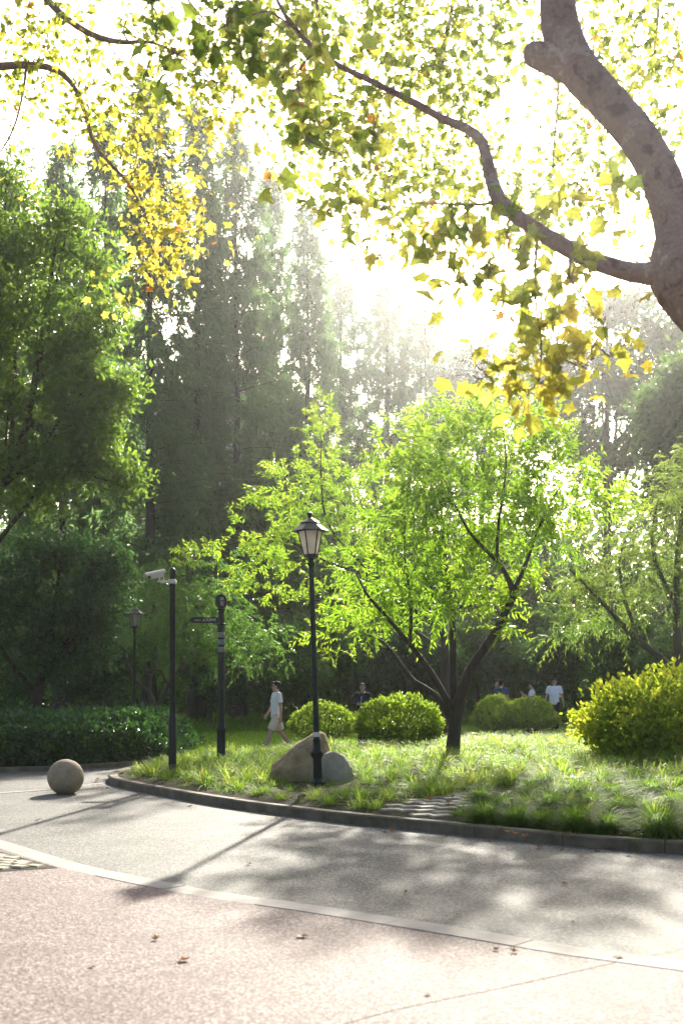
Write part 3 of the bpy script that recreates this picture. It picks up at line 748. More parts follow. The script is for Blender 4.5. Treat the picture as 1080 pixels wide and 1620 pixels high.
# boulders
def boulder(fn, mat, sub=5):
    bm = bmesh.new(); bmesh.ops.create_icosphere(bm, subdivisions=sub, radius=1)
    for v in bm.verts: v.co = fn(v.co.normalized())
    me = bpy.data.meshes.new('boulder'); bm.to_mesh(me); bm.free(); me.materials.append(mat)
    me.polygons.foreach_set('use_smooth', np.ones(len(me.polygons), bool)); return me
def rock1(n):
    # low at the left, rising to a blunt peak at the right
    sq = Vector((math.copysign(abs(n.x) ** .75, n.x), math.copysign(abs(n.y) ** .8, n.y), math.copysign(abs(n.z) ** .8, n.z)))
    x = sq.x * .40; y = sq.y * .30; z = sq.z * .42
    top = .30 + .36 * min(1, max(0, (x + .34) / .52)) ** 1.1
    if z > 0: z = z / .42 * top
    x += .10 * max(0, z) - .02
    d = mnoise.noise(n * 1.7) * .05 + mnoise.noise(n * 5) * .02 + mnoise.noise(n * 16) * .007
    return Vector((x, y, z)) + n * d
def rock2(n):
    d = mnoise.noise(n * 1.5 + Vector((5, 2, 1))) * .03 + mnoise.noise(n * 6) * .009
    return Vector((n.x * .315, n.y * .26, n.z * .40)) + n * d
p = place(476, 1238); o = link('boulder', boulder(rock1, M_ROCK)); o.location = (p[0], p[1] + .45, p[2] + .06); o.scale = (1.06, 1, 1.0)
tag(o, 'large tan boulder sloping up to a blunt peak, behind the street lamp', 'boulder')
p = place(524, 1236); o = link('boulder', boulder(rock2, M_ROCK2)); o.location = (p[0], p[1] + .12, p[2] + .0)
tag(o, 'small rounded grey boulder leaning against the large tan one', 'boulder')

# dry leaves on the paving
def dry_leaf(curl):
    tv, tg = maple(); V = tv.copy(); V[:, 0] -= .45
    V[:, 2] = curl * (V[:, 0] ** 2 + 1.2 * V[:, 1] ** 2) + .05 * np.sin(V[:, 0] * 9); V[:, 2] -= V[:, 2].min()
    return np_mesh('fallen_leaf', V * .085, [g for g in tg], L_DEAD, False, np.full(sum(len(g) for g in tg), .3 + curl * .4))
DL = [dry_leaf(c) for c in (.25, .7, 1.1, -.15)]
spots = [(480, 1482, 1.1, 'dark curled dry leaf on the pink paving below the edging strip, in the middle'), (289, 1519, 1.0, 'brown dry leaf lying alone on the pink paving at lower left'),
         (245, 1487, .7, 'green-tinged dry leaf on the pink paving near the edging strip at left'), (145, 1530, .6, 'tiny dark leaf scrap furthest left on the pink paving'),
         (675, 1573, .5, 'tiny dark scrap on the bright pink paving near the bottom edge'), (783, 1503, .6, 'left of two dark seed scraps beside the edging strip'),
         (813, 1506, .7, 'right of two dark seed scraps beside the edging strip'), (975, 1514, .9, 'brown leaf lying on the edging strip at the right'),
         (892, 1399, .9, 'dry leaf on the grey road, at right in the sunlit patch'), (395, 1367, .8, 'small leaf on the shaded grey road near the middle'), (640, 1412, .6, 'small pale leaf on the grey road below the kerb'),
         (60, 1297, 1.0, 'pale leaf on the grey road in front of the stone ball'), (152, 1236, 1.4, 'dark leaf on the path just right of the stone ball'), (905, 1459, .5, 'small dark scrap on the grey road at far right'),
         (620, 1314, 1.3, 'pale curled leaf lying at the foot of the kerb, in front of the stone paving'), (569, 1303, 1.2, 'tan upright curled leaf at the foot of the kerb, left of the stone paving'),
         (918, 1334, 1.3, 'orange leaf at the foot of the kerb below the grass tufts'), (966, 1343, 1.2, 'brown leaf flat at the foot of the kerb, below the grass tufts'), (1062, 1348, 1.3, 'brown leaf at the foot of the kerb at the far right'),
         (368, 1278, 1.4, 'cluster-forming brown leaf at the kerb below the lamp, left one'), (418, 1287, 1.2, 'brown leaf at the kerb below the boulders'), (220, 1257, 1.0, 'brown leaf on the road near the tip of the kerb')]
for i, (x, y, s, lb) in enumerate(spots):
    o = link('fallen_leaf', DL[i % 4]); g_ = G(x, y, .008); o.location = g_; o.scale = (s * .8,) * 3; o.rotation_euler = (random.uniform(-.12, .12), random.uniform(-.12, .12), i * 2.1)
    tag(o, lb, 'fallen leaf', 'fallen leaves on the paving')
for i in range(40):
    j = random.randrange(20, len(KERB_S) // 2); c_ = KERB_S[j]; o = link('fallen_leaf', DL[i % 4]); s_ = random.uniform(.35, .9)
    o.location = (c_[0] - random.uniform(.05, .35) * .6, c_[1] - random.uniform(.05, .5) * .8, .004); o.scale = (s_,) * 3; o.rotation_euler = (random.uniform(-.15, .15), 0, i * 1.9)
    tag(o, 'small dry leaf scrap strewn on the grey road along the foot of the kerb', 'fallen leaf', 'leaf scraps along the kerb')
for i in range(46):
    x, y = [(random.uniform(545, 760), random.uniform(1262, 1280)), (random.uniform(700, 1080), random.uniform(1200, 1270)), (random.uniform(780, 1075), random.uniform(1315, 1330))][i % 3]
    p = place(x, y); o = link('fallen_leaf', DL[i % 4]); o.location = (p[0], p[1], p[2] + (.10 if i % 3 == 1 else .03)); s = random.uniform(.55, 1.0); o.scale = (s,) * 3
    o.rotation_euler = (random.uniform(-.4, .4), random.uniform(-.4, .4), i * 1.3)
    tag(o, 'brown dry leaf caught in the grass of the planting bed', 'fallen leaf', 'dry leaves caught in the bed')
# ------------------------------------------------------------------ clipped and loose shrubs
def dome_shrub(label, loc, r, h, mat, n=9000, leaf=.05, loose=.03, seed=0, cat='shrub', group=None, stems=7, clear=.12, lobes=0):
    t = thing('round_shrub', label, cat, loc, 0, group)
    R = np.random.default_rng(seed)
    v = unit(R.normal(size=(n, 3))); v[:, 2] = np.where(v[:, 2] < -.1, v[:, 2] * .8, v[:, 2])
    rr = 1 - np.abs(R.normal(0, .10, n)); rr[: n // 5] = R.random(n // 5) ** .5
    nz = np.array([mnoise.noise(tuple(q * 2.2 + seed)) for q in v]) * .10
    if lobes: nz += np.array([mnoise.noise(tuple(q * 3.1 + seed + 9)) for q in v]) * lobes
    rr = rr * (1 + nz)
    hc = h * .42
    hf = np.sqrt(v[:, 0] ** 2 + v[:, 1] ** 2) + 1e-6; wide = np.where(v[:, 2] < 0, np.maximum(hf, (1 - np.abs(v[:, 2]) ** 2.5)) / hf, 1) * rr
    pos = np.stack([v[:, 0] * r[0] * wide, v[:, 1] * r[1] * wide, hc + np.where(v[:, 2] > 0, v[:, 2] * (h - hc), v[:, 2] * (hc - clear) * 1.2) * rr], 1)
    pos += R.normal(0, loose, (n, 3)); k = pos[:, 2] > clear * .6; pos, v2 = pos[k], v[k]
    ax = v2 * 1.0 + R.normal(0, .6, v2.shape) + np.array([0, 0, .5]); nr = v2 * .5 + R.normal(0, .6, v2.shape) + np.array([0, 0, .4])
    rd = R.random(len(pos)) * .6 + .35 * np.clip(nz[k] * 4 + .5, 0, 1)
    lines = []
    for i in range(stems):
        a = R.random() * 2 * PI; f = R.uniform(.3, .75)
        lines.append(limb([(R.normal(0, .012), R.normal(0, .012), -.1, .025), (.25 * f * r[0] * math.cos(a), .25 * f * r[1] * math.sin(a), h * .3, .018), (f * r[0] * math.cos(a), f * r[1] * math.sin(a), h * .75, .006)], .12))
    link('stems', tubes('stems', lines, M_BARK), t)
    link('foliage', leaf_mesh('foliage', BROAD, pos, ax, nr, leaf * R.uniform(.6, 1.25, len(pos)), rd, mat), t)
    return t
GS = 'clipped round shrubs in the planting bed'
def shr(px, py, wpx, hpx, label, seed, **k):
    p = place(px, py); s = p[1] / FPX
    return dome_shrub(label, (p[0], p[1] + wpx * s * .3, float(mound(p[0], p[1] + wpx * s * .3)[0])), (wpx * s / 2 * 1.02, wpx * s / 2 * .85), hpx * s * 1.0, L_BOX, seed=seed, group=GS, **k)
shr(511, 1184, 106, 64, 'clipped round shrub partly hidden behind the large tan boulder', 3, n=5200, leaf=.072, clear=.16)
shr(632, 1187, 137, 86, 'largest clipped round shrub, between the lamp post and the lime green tree trunk', 5, n=7600, leaf=.075, clear=.2, lobes=.1)
shr(786, 1163, 70, 60, 'clipped round shrub at the left of the distant pair, in front of the orange shirt', 7, n=4200, leaf=.075, lobes=.1)
shr(842, 1163, 88, 64, 'clipped round shrub at the right of the distant pair, on a visible short stem', 9, n=5200, leaf=.075, clear=.3, lobes=.1)
p = place(1010, 1206)
t = dome_shrub('big loose golden green shrub at the right edge of the bed', (p[0] + .72, p[1] + .8, p[2] - .05), (1.32, 1.1), 1.30, L_GOLD, n=19000, leaf=.09, loose=.075, seed=21, stems=14, lobes=.5, clear=.0)
p2 = P(1190, 1090, 21); dome_shrub('second golden green shrub running off the right edge, behind the big one', (p2[0], p2[1], .38), (1.5, 1.2), 1.8, L_GOLD, n=9000, leaf=.09, loose=.08, seed=23, stems=16, lobes=.45)

# dark leafy hedge beyond the left path
n = 30000
x = rng.uniform(-11.5, -3.4, n); back = np.interp(x, BACK_S[:, 0], BACK_S[:, 1])
dep = rng.random(n) ** 1.5 * 4.6 + .22; y = back + dep
hh = .62 + .26 * np.clip(dep / 1.2, 0, 1) + .12 * np.array([mnoise.noise((a * 1.1, b * 1.1, 0)) for a, b in zip(x, y)]) + .06 * rng.normal(size=n)
edge = np.clip((-3.5 - x) / .6, 0.05, 1) ** .5
hh = .05 + hh * edge
fz = np.where(dep < .9, rng.random(n) ** .7, 1 - rng.random(n) ** 2 * .0 - np.abs(rng.normal(0, .12, n)))
z = .05 + hh * np.clip(fz, .05, 1.02)
t = thing('shrub_hedge', 'dark glossy leafed low hedge beyond the path at left', 'hedge', (-6, 22, .05))
bs = np.array([-6, 22, .05]); ax = rng.normal(size=(n, 3)) + np.array([0, -.5, .3]); nr = rng.normal(0, .6, (n, 3)) + np.array([0, -.3, .9])
link('foliage', leaf_mesh('foliage', broad(.5), np.stack([x, y, z], 1) - bs, ax, nr, rng.uniform(.07, .15, n), rng.random(n) * .7 + .3 * (rng.random(n) > .85), L_DARK), t)
lines = []
for i in range(160):
    a = rng.uniform(-10.5, -3.9); b_ = np.interp(a, BACK_S[:, 0], BACK_S[:, 1]) + rng.uniform(.35, 3.5)
    lines.append((np.array([[a, b_, 0.0], [a + rng.normal(0, .08), b_ + rng.normal(0, .08), .3], [a + rng.normal(0, .18), b_ + rng.normal(0, .18), .62]]) - bs, np.array([.012, .009, .005])))
link('stems', tubes('stems', lines, M_BARK), t)

# ------------------------------------------------------------------ the lime green trees on the island
S_LIME = dict(mul=.98, mode='shoot', shoots=4, per=13, spread=.12, len=.46, size=.17, droop=.25, lift=.42, hang=.2, tmpl=lance(.27), mat=L_LIME, bias=2.0)
b0 = place(715, 1196); Zl = b0[1]
def L(x, y, dz, r): return (x, y, Zl + dz, r * .86)
base_row = (715, 1204, Zl, .15)
limbs = [plimb([base_row, L(716, 1185, 0, .145), L(719, 1150, 0, .125), L(724, 1118, 0, .115), L(740, 1065, -.1, .09), L(776, 1010, -.2, .08), L(806, 955, -.3, .07), L(811, 938, -.3, .065), L(798, 905, -.3, .045), L(770, 872, -.4, .036), L(742, 842, -.5, .028), L(715, 790, -.6, .018)]),
         plimb([L(811, 938, -.3, .055), L(832, 890, -.2, .035), L(858, 820, -.2, .024), L(885, 770, -.1, .014)]),
         plimb([L(785, 890, -.4, .035), L(788, 830, -.3, .028), L(800, 740, -.3, .018), L(795, 680, -.2, .010)]),
         plimb([L(721, 1135, 0, .10), L(717, 1080, .15, .08), L(716, 1010, .3, .065), L(714, 960, .4, .055), L(704, 890, .4, .040), L(698, 800, .5, .026), L(700, 700, .5, .014)]),
         plimb([L(720, 1140, 0, .08), L(700, 1095, -.1, .065), L(672, 1050, -.2, .055), L(640, 1010, -.4, .045), L(606, 970, -.5, .035), L(580, 940, -.6, .022), L(560, 900, -.7, .012)]),
         plimb([L(718, 1150, .05, .07), L(690, 1100, .3, .055), L(655, 1078, .5, .05), L(630, 1045, .7, .04), L(605, 1015, .8, .025), L(570, 1000, .9, .012)]),
         plimb([L(648, 1020, -.4, .04), L(650, 960, -.4, .032), L(640, 880, -.2, .020), L(640, 800, 0, .012)])]
lob = plobes([(700, 705, Zl + .2, 75, 60, 1.0, 26, .15), (770, 680, Zl, 80, 42, .9, 24, .2), (840, 705, Zl, 62, 50, .9, 24, .15), (650, 745, Zl, 65, 60, 1.1, 24, .1), (745, 780, Zl - .4, 110, 80, 1.3, 44, 0), (860, 760, Zl, 70, 55, .9, 26, .1),
              (925, 790, Zl, 42, 30, .5, 12, .2), (660, 850, Zl, 80, 75, 1.2, 34, 0), (800, 850, Zl, 70, 55, 1.0, 22, .05), (870, 850, Zl, 55, 45, .8, 18, .1), (690, 935, Zl, 85, 50, 1.1, 26, 0), (800, 955, Zl - .2, 38, 50, .6, 12, .25),
              (610, 930, Zl - .3, 60, 60, 1.0, 22, 0), (960, 795, Zl, 22, 10, .3, 3, .3), (745, 900, Zl + .6, 60, 45, .7, 14, .2), (560, 980, Zl, 50, 35, .8, 10, .1)])
tree('lime_tree', 'bright lime green small tree with forked dark trunk on the planting bed', 'tree', b0, limbs, lob, S_LIME, M_BARK)
b1 = place(702, 1170); Z2 = b1[1] + 1.5; b1 = np.array([(702 - 540) * Z2 / FPX, Z2, float(mound((702 - 540) * Z2 / FPX, Z2)[0])])
def L(x, y, dz, r): return (x, y, Z2 + dz, r * .8)
limbs = [limb([(b1[0], b1[1], b1[2] - .15, .17), (*P(703, 1120, Z2), .13), (*P(703, 1060, Z2), .12), (*P(701, 1005, Z2), .09), (*P(680, 960, Z2), .07), (*P(640, 900, Z2), .05), (*P(600, 840, Z2), .03)]),
         plimb([L(700, 1000, 0, .085), L(650, 960, -.3, .07), L(580, 900, -.6, .05), L(520, 830, -.8, .036), L(508, 760, -.8, .024), L(508, 690, -.8, .012)]),
         plimb([L(600, 915, -.5, .05), L(520, 890, -.8, .036), L(440, 850, -1, .024), L(370, 860, -1.1, .012)]),
         plimb([L(702, 1030, 0, .07), L(640, 990, .5, .05), L(560, 960, .6, .035), L(500, 950, .4, .022), L(440, 950, .2, .01)])]
lob = plobes([(508, 690, Z2 - .8, 26, 48, .5, 12, .3), (535, 765, Z2 - .5, 50, 55, 1.1, 22, .15), (470, 760, Z2 - .8, 45, 40, .8, 13, .25), (585, 785, Z2 - .2, 45, 40, 1, 12, .2), (430, 810, Z2 - 1, 45, 45, .8, 16, .2), (395, 865, Z2 - 1.1, 45, 35, .7, 12, .25), (325, 876, Z2 - 1.1, 42, 13, .4, 8, .3),
              (500, 840, Z2 - .6, 80, 60, 1.2, 28, .05), (430, 915, Z2, 50, 40, .9, 14, .15), (560, 880, Z2 - .3, 80, 60, 1.2, 26, 0), (385, 945, Z2, 22, 25, .4, 5, .3), (540, 1005, Z2 + .2, 40, 25, .6, 9, .25), (600, 970, Z2 + .3, 60, 40, 1, 14, .05), (510, 940, Z2 + .3, 40, 35, .8, 8, .15), (590, 810, Z2 + .3, 60, 60, 1, 18, .05)])
tree('lime_tree', 'lime green tree leaning left behind the lamp post, its trunk behind the forked one', 'tree', b1, limbs, lob, S_LIME, M_BARK)

# drooping peach tree at the right edge
S_PEACH = dict(mul=1.7, mode='shoot', shoots=4, per=12, spread=.14, len=.45, size=.15, droop=.5, lift=.2, hang=.45, fwd=.7, tmpl=lance(.2), mat=L_PEACH, bias=2.0)
Zp = 21.5; bp = P(1082, 1150, Zp); bp[2] = float(mound(bp[0], bp[1])[0])
def L(x, y, dz, r): return (x, y, Zp + dz, r)
limbs = [limb([(bp[0], bp[1], bp[2] - .1, .12), (*P(1078, 1090, Zp), .10), (*P(1070, 1000, Zp), .075), (*P(1070, 900, Zp), .06), (*P(1078, 820, Zp), .04), (*P(1090, 740, Zp), .02)]),
         plimb([L(1078, 1080, 0, .085), L(1048, 1045, -.2, .07), L(1000, 1005, -.4, .055), L(960, 962, -.6, .04), (925, 925, Zp - .7, .025), (900, 900, Zp - .7, .012)]),
         plimb([L(1072, 960, 0, .05), L(1040, 900, -.2, .036), L(1030, 850, -.2, .024), L(1040, 790, -.2, .012)]),
         plimb([L(1010, 1010, -.4, .04), L(985, 940, 0, .03), L(980, 880, .2, .02), L(1000, 830, .2, .01)])]
lob = plobes([(1000, 860, Zp, 60, 45, .9, 16, .2), (930, 925, Zp - .5, 42, 35, .7, 12, .15), (1050, 800, Zp, 50, 45, .9, 15, .3), (975, 955, Zp, 70, 45, .9, 14, 0), (1060, 920, Zp, 55, 60, .9, 14, 0), (905, 970, Zp - .4, 32, 40, .6, 7, 0), (1085, 735, Zp, 35, 45, .8, 10, .3), (1090, 850, Zp, 50, 60, 1, 14, .1), (1130, 800, Zp, 60, 80, 1, 14, .1)])
tree('peach_tree', 'olive green tree with drooping narrow leaves at the right edge', 'tree', bp, limbs, lob, S_PEACH, M_BARK2)

# ------------------------------------------------------------------ trees on the left
def auto_tree(name, label, cat, base, lobes, spec, bark, r0=.14, fork=.3, **kw):
    base = np.asarray(base, float); limbs = []; cs = np.array([l[0] for l in lobes]); cen = cs.mean(0)
    H = cs[:, 2].max() - base[2]
    f = base + (cen - base) * np.array([.35, .35, 0]) + np.array([0, 0, H * fork])
    limbs.append(limb([(*(base - [0, 0, .15]), r0 * 1.25), (*(base + (f - base) * .5 + [rng.normal(0, .05), 0, 0]), r0), (*f, r0 * .9), (*(f * .5 + cen * .5), r0 * .6), (*(cen + [0, 0, .2 * H]), r0 * .25)]))
    for c, r, n, t in lobes:
        a = limbs[0][0][int(len(limbs[0][0]) * rng.uniform(.3, .75))]; mid = a * .5 + np.asarray(c) * .5 + np.array([0, 0, -.12 * np.linalg.norm(np.asarray(c) - a)])
        limbs.append(limb([(*a, r0 * .45), (*mid, r0 * .3), (*c, r0 * .12)]))
    return tree(name, label, cat, base, limbs, lobes, spec, bark, **kw)
S_CAM = dict(mul=1.2, mode='spray', per=56, spread=.22, size=.145, hang=.2, nup=.9, tmpl=broad(.5), mat=L_CAMPH, bias=2.4)
Zc = 24.5
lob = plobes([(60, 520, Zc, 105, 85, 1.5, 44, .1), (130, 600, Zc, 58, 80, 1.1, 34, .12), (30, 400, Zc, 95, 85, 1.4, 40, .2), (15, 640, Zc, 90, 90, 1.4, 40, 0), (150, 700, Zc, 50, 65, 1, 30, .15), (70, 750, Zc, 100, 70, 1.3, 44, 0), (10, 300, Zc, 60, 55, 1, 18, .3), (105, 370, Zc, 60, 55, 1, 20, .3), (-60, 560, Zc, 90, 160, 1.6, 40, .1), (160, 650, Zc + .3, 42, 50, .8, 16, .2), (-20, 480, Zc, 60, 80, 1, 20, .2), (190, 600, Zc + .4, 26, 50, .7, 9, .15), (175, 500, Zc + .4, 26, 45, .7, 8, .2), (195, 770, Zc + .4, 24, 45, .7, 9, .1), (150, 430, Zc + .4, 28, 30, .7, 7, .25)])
bb = np.array([P(-60, 1090, Zc)[0], Zc, .05])
auto_tree('evergreen_tree', 'tall broad evergreen at the left edge, sunlit yellow green on its upper crown', 'tree', bb, lob, S_CAM, M_BARK, .13, .45)
S_DK = dict(mul=1.1, mode='spray', per=60, spread=.17, size=.135, hang=.25, nup=.8, tmpl=broad(.48), mat=L_DARK, bias=2.4)
Zd = 25.5
lob = plobes([(60, 950, Zd, 90, 75, 1.4, 48, 0), (150, 935, Zd, 55, 65, 1.1, 40, .1), (100, 872, Zd, 85, 42, 1.1, 36, .1), (30, 1040, Zd, 80, 45, 1.2, 30, 0), (130, 1020, Zd, 70, 45, 1.0, 30, 0), (165, 970, Zd, 24, 60, .8, 12, .25), (-40, 930, Zd, 80, 100, 1.3, 40, 0), (180, 890, Zd, 35, 35, .7, 14, .3)])
auto_tree('evergreen_tree', 'dark glossy low evergreen under the tall one, behind the hedge at left', 'tree', (P(40, 1090, Zd)[0], Zd, .05), lob, S_DK, M_BARK, .12, .3)
S_MID = dict(mul=1.7, mode='shoot', shoots=4, per=12, spread=.16, len=.45, size=.15, droop=.45, lift=.2, hang=.4, tmpl=lance(.3), mat=L_MID, bias=2.0)
Zm = 29.5; bm_ = np.array([P(243, 1090, Zm)[0], Zm, .05])
def L(x, y, dz, r): return (x, y, Zm + dz, r)
limbs = [limb([(bm_[0], bm_[1], -.05, .15), (*P(248, 1140, Zm), .12), (*P(243, 1118, Zm), .09), (*P(236, 1095, Zm), .06), (*P(222, 1085, Zm), .05), (*P(205, 1060, Zm), .035), (*P(200, 1030, Zm), .02)]),
         plimb([L(246, 1125, 0, .08), L(258, 1100, -.1, .06), L(272, 1075, -.2, .045), L(285, 1055, -.2, .03), L(300, 1000, 0, .015)]),
         plimb([L(236, 1095, 0, .05), L(238, 1070, .1, .04), L(225, 1050, .1, .03), L(230, 1000, .2, .015)]),
         plimb([L(266, 1085, -.1, .035), L(255, 1062, -.2, .028), L(243, 1050, -.2, .02), L(250, 980, 0, .01)]),
         plimb([L(280, 1060, -.2, .04), L(330, 1040, 0, .03), L(380, 1020, .2, .02), L(410, 1010, .2, .01)])]
lob = plobes([(290, 955, Zm, 65, 55, 1.1, 26, .1), (240, 930, Zm, 35, 42, .8, 12, .2), (365, 1000, Zm, 65, 45, 1.1, 24, .05), (300, 1030, Zm, 70, 32, 1, 18, 0), (405, 1030, Zm, 45, 32, .8, 12, .15), (345, 930, Zm + .3, 55, 42, 1, 16, 0), (255, 1015, Zm, 45, 32, .8, 10, 0), (222, 1000, Zm + .5, 26, 36, .6, 7, .2), (430, 1000, Zm, 20, 25, .5, 4, .2)])
tree('small_garden_tree', 'mid green small tree with pale bare crooked branches behind the camera pole', 'tree', bm_, limbs, lob, S_MID, M_BARK2)
# ------------------------------------------------------------------ background trees
def conifer(H, Rb, seed, n_br=235):
    R = np.random.default_rng(seed); lines = []; zt = np.linspace(-.2, H, 26)
    wob = np.cumsum(R.normal(0, .02, (26, 2)), 0)
    tr = np.stack([wob[:, 0], wob[:, 1], zt], 1); rt = np.maximum(.33 * (1 - zt / H * .96), .015); rt[:2] *= 1.5
    lines.append((tr, rt)); pos = []; ax = []; sz = []; rd = []
    for i in range(n_br):
        t = .10 + .89 * (i + R.random()) / n_br; z = t * H; a = i * 2.4 + R.normal(0, .3)
        Lb = Rb * (1 - t) ** .62 * R.uniform(.55, 1.15) * (1 if t > .2 else .75) + .12
        if R.random() < .14: continue
        k = 7; s = np.linspace(0, 1, k); rise = R.uniform(-.05, .65)
        o = np.array([np.interp(z, zt, tr[:, 0]), np.interp(z, zt, tr[:, 1]), z])
        dirh = np.array([math.cos(a), math.sin(a), 0])
        pts = o + dirh * (Lb * s)[:, None] + np.array([0, 0, 1]) * (Lb * (rise * s - (rise * .9) * s ** 2))[:, None]
        lines.append((pts, np.linspace(.006 + .006 * Lb, .004, k)))
        nc = int(2.6 * Lb) + 2; m = nc * 17; u = np.repeat(.15 + .9 * R.random(nc) ** .8, 17) + R.normal(0, .035, m); lt = R.random() * .3
        pp = o + dirh * (Lb * u)[:, None] + np.array([0, 0, 1]) * (Lb * (rise * u - rise * .9 * u ** 2))[:, None]
        pp = pp + np.repeat(R.normal(0, .09 + .05 * Lb, (nc, 3)), 17, 0) * np.array([1, 1, .5]) + R.normal(0, .09, (m, 3)) - np.array([0, 0, 1]) * np.abs(R.normal(0, .22, (m, 1)))
        pos.append(pp); ax.append(dirh * .5 + R.normal(0, .55, (m, 3)) + np.array([0, 0, -.6])); sz.append(R.uniform(.24, .55, m)); rd.append(lt + R.random(m) * .6)
    return tubes('trunk', lines, M_BARKR, 10), np.concatenate(pos), np.concatenate(ax), np.concatenate(sz), np.concatenate(rd)
NEED = lance(.24)
CON = []
for i, (Rb, sd) in enumerate(((3.7, 1), (3.2, 2), (4.3, 3))):
    tm, pos, ax, sz, rd = conifer(25.0, Rb, sd)
    CON.append((tm, leaf_mesh('crown', NEED, pos, ax, rng.normal(size=pos.shape), sz, rd, L_NEED)))
GC = 'tall feathery conifers beyond the lawn'
conifers = [(100, 55, 210, 0, 'feathery conifer at far left, mostly hidden behind the big evergreen'), (165, 52, 175, 1, 'feathery conifer whose top stands left of the thick straight trunk, near the left yellow leaves'), (237, 44, 105, 0, 'tallest feathery conifer, with the thickest straight trunk, at left centre'), (312, 47, 150, 1, 'feathery conifer with slim dark trunk right of the thickest one'),
            (374, 50, 185, 2, 'feathery conifer in the middle of the row, behind the sign post'), (432, 57, 250, 1, 'feathery conifer behind and right of the middle one'), (487, 54, 305, 0, 'feathery conifer last in the tall group, above the lamp lantern'), (540, 82, 420, 2, 'short hazy conifer at the dip in the tree line'),
            (612, 86, 385, 0, 'hazy conifer with a sharp tip at the centre of the picture'), (672, 88, 440, 2, 'hazy conifer right of the sharp tipped one, under the sun'), (20, 60, 260, 2, 'feathery conifer at the left border, behind the evergreen crown')]
for i, (x, Z, ty, k, lb) in enumerate(conifers):
    p = P(x, 1090, Z); H = EYE + (1090 - ty) * Z / FPX; s = H / 25
    wd = max(s, .8) * .80 if Z < 70 else (1.15 if x > 700 else 1.25)
    root = thing('feathery_conifer', lb, 'conifer', (p[0], Z, .05), i * 1.9, GC)
    link('trunk', CON[k][0], root); link('crown', CON[k][1], root); root.scale = (wd, wd, s)

S_FAR = dict(mul=1.4, mode='spray', per=95, spread=.40, size=.30, hang=.3, nup=.7, tmpl=broad(.55), mat=L_FAR, bias=2.2, r_tip=.008)
Zf = 62
auto_tree('broadleaf_tree', 'big hazy dark broadleaf tree behind the right edge of the lime tree', 'tree', (P(960, 1090, Zf)[0], Zf, .06),
          plobes([(950, 570, Zf, 80, 55, 2, 26, .1), (890, 650, Zf, 65, 60, 2, 24, 0), (1015, 640, Zf, 60, 65, 2, 24, 0), (950, 720, Zf, 75, 45, 2, 20, 0), (1055, 540, Zf, 50, 50, 1.6, 16, .1), (985, 490, Zf, 65, 35, 1.6, 16, .2), (870, 580, Zf, 30, 50, 1.4, 10, .1)]), S_FAR, M_BARK, .28, .35)
Zf = 38
auto_tree('broadleaf_tree', 'green broadleaf tree at the right border, above the peach tree', 'tree', (P(1090, 1090, Zf)[0], Zf, .06),
          plobes([(1070, 650, Zf, 50, 60, 1.5, 20, .3), (1085, 760, Zf, 60, 60, 1.6, 22, .2), (1120, 600, Zf, 60, 70, 1.6, 20, .2), (1055, 720, Zf, 28, 40, 1.2, 8, .3), (1130, 700, Zf, 70, 80, 1.6, 20, .1)]), S_FAR, M_BARK, .22, .35)
Zf = 76
auto_tree('broadleaf_tree', 'farthest hazy broadleaf tree, between the conifers and the dark tree at right', 'tree', (P(745, 1090, Zf)[0], Zf, .06),
          plobes([(745, 590, Zf, 42, 50, 2, 18, .1), (720, 650, Zf, 60, 60, 2.2, 24, 0), (790, 660, Zf, 60, 70, 2.2, 24, 0), (830, 580, Zf, 40, 60, 2, 16, .1), (770, 760, Zf, 80, 60, 2.4, 26, 0)]), S_FAR, M_BARK, .3, .35)
# understorey trees: three kinds of mesh, copied
S_UND = dict(mul=1.5, mode='spray', per=60, spread=.24, size=.17, hang=.3, nup=.8, tmpl=broad(.5), mat=L_MID, bias=2.2)
def und(label, seed, spec):
    global rng
    keep = rng; rng = np.random.default_rng(seed)
    lobes = [(np.array([rng.uniform(-1.3, 1.3), rng.uniform(-1, 1), rng.uniform(1.7, 3.3)]), np.array([.95, .9, .6]), 15, rng.uniform(0, .2)) for _ in range(9)]
    t = auto_tree('understorey_tree', label, 'tree', (0, 0, 0), lobes, spec, M_BARK2, .09, .25, group='small trees along the far edge of the lawn'); rng = keep
    return t
S_UD = dict(S_UND); S_UD['mat'] = L_DARK
U = [und('small dark tree behind the camera pole and hedge, under the tall conifers', 31, S_UD), und('small green tree behind the walking man', 32, S_UND), und('small bushy green tree behind the lamp post', 33, S_UND)]
us = [(150, 36, 1.0, 0, None), (440, 42, 1.0, 1, None), (505, 46, 1.15, 2, None), (590, 48, 1.2, 0, 'small dark tree behind the person in navy'), (668, 50, 1.15, 1, 'small green tree seen left of the forked lime tree trunk'), (760, 52, 1.2, 2, 'small green tree behind the person in dark blue'),
      (838, 50, 1.05, 1, 'small green tree behind the person raising a hand'), (915, 47, 1.1, 0, 'small dark tree right of the man in the white polo shirt'), (985, 44, 1.1, 2, 'small green tree behind the golden shrub'), (1060, 42, 1.2, 1, 'small green tree at the right border behind the peach tree'),
      (330, 40, .95, 0, 'small dark tree behind the sign post'), (70, 38, 1.0, 0, 'small dark tree at far left behind the hedge'), (548, 55, 1.4, 2, 'larger green understorey tree at the centre of the far edge'), (720, 58, 1.5, 0, 'larger dark understorey tree behind the forked trunk'), (880, 57, 1.45, 2, 'larger green understorey tree above the man in the white polo shirt')]
for x, Z, s, k, lb in us:
    p = P(x, 1090, Z)
    if lb is None: U[k].location = (p[0], Z, .06); U[k].scale = (s,) * 3
    else: dup(U[k], (p[0], Z, .06), Z * 1.3, lb, s)
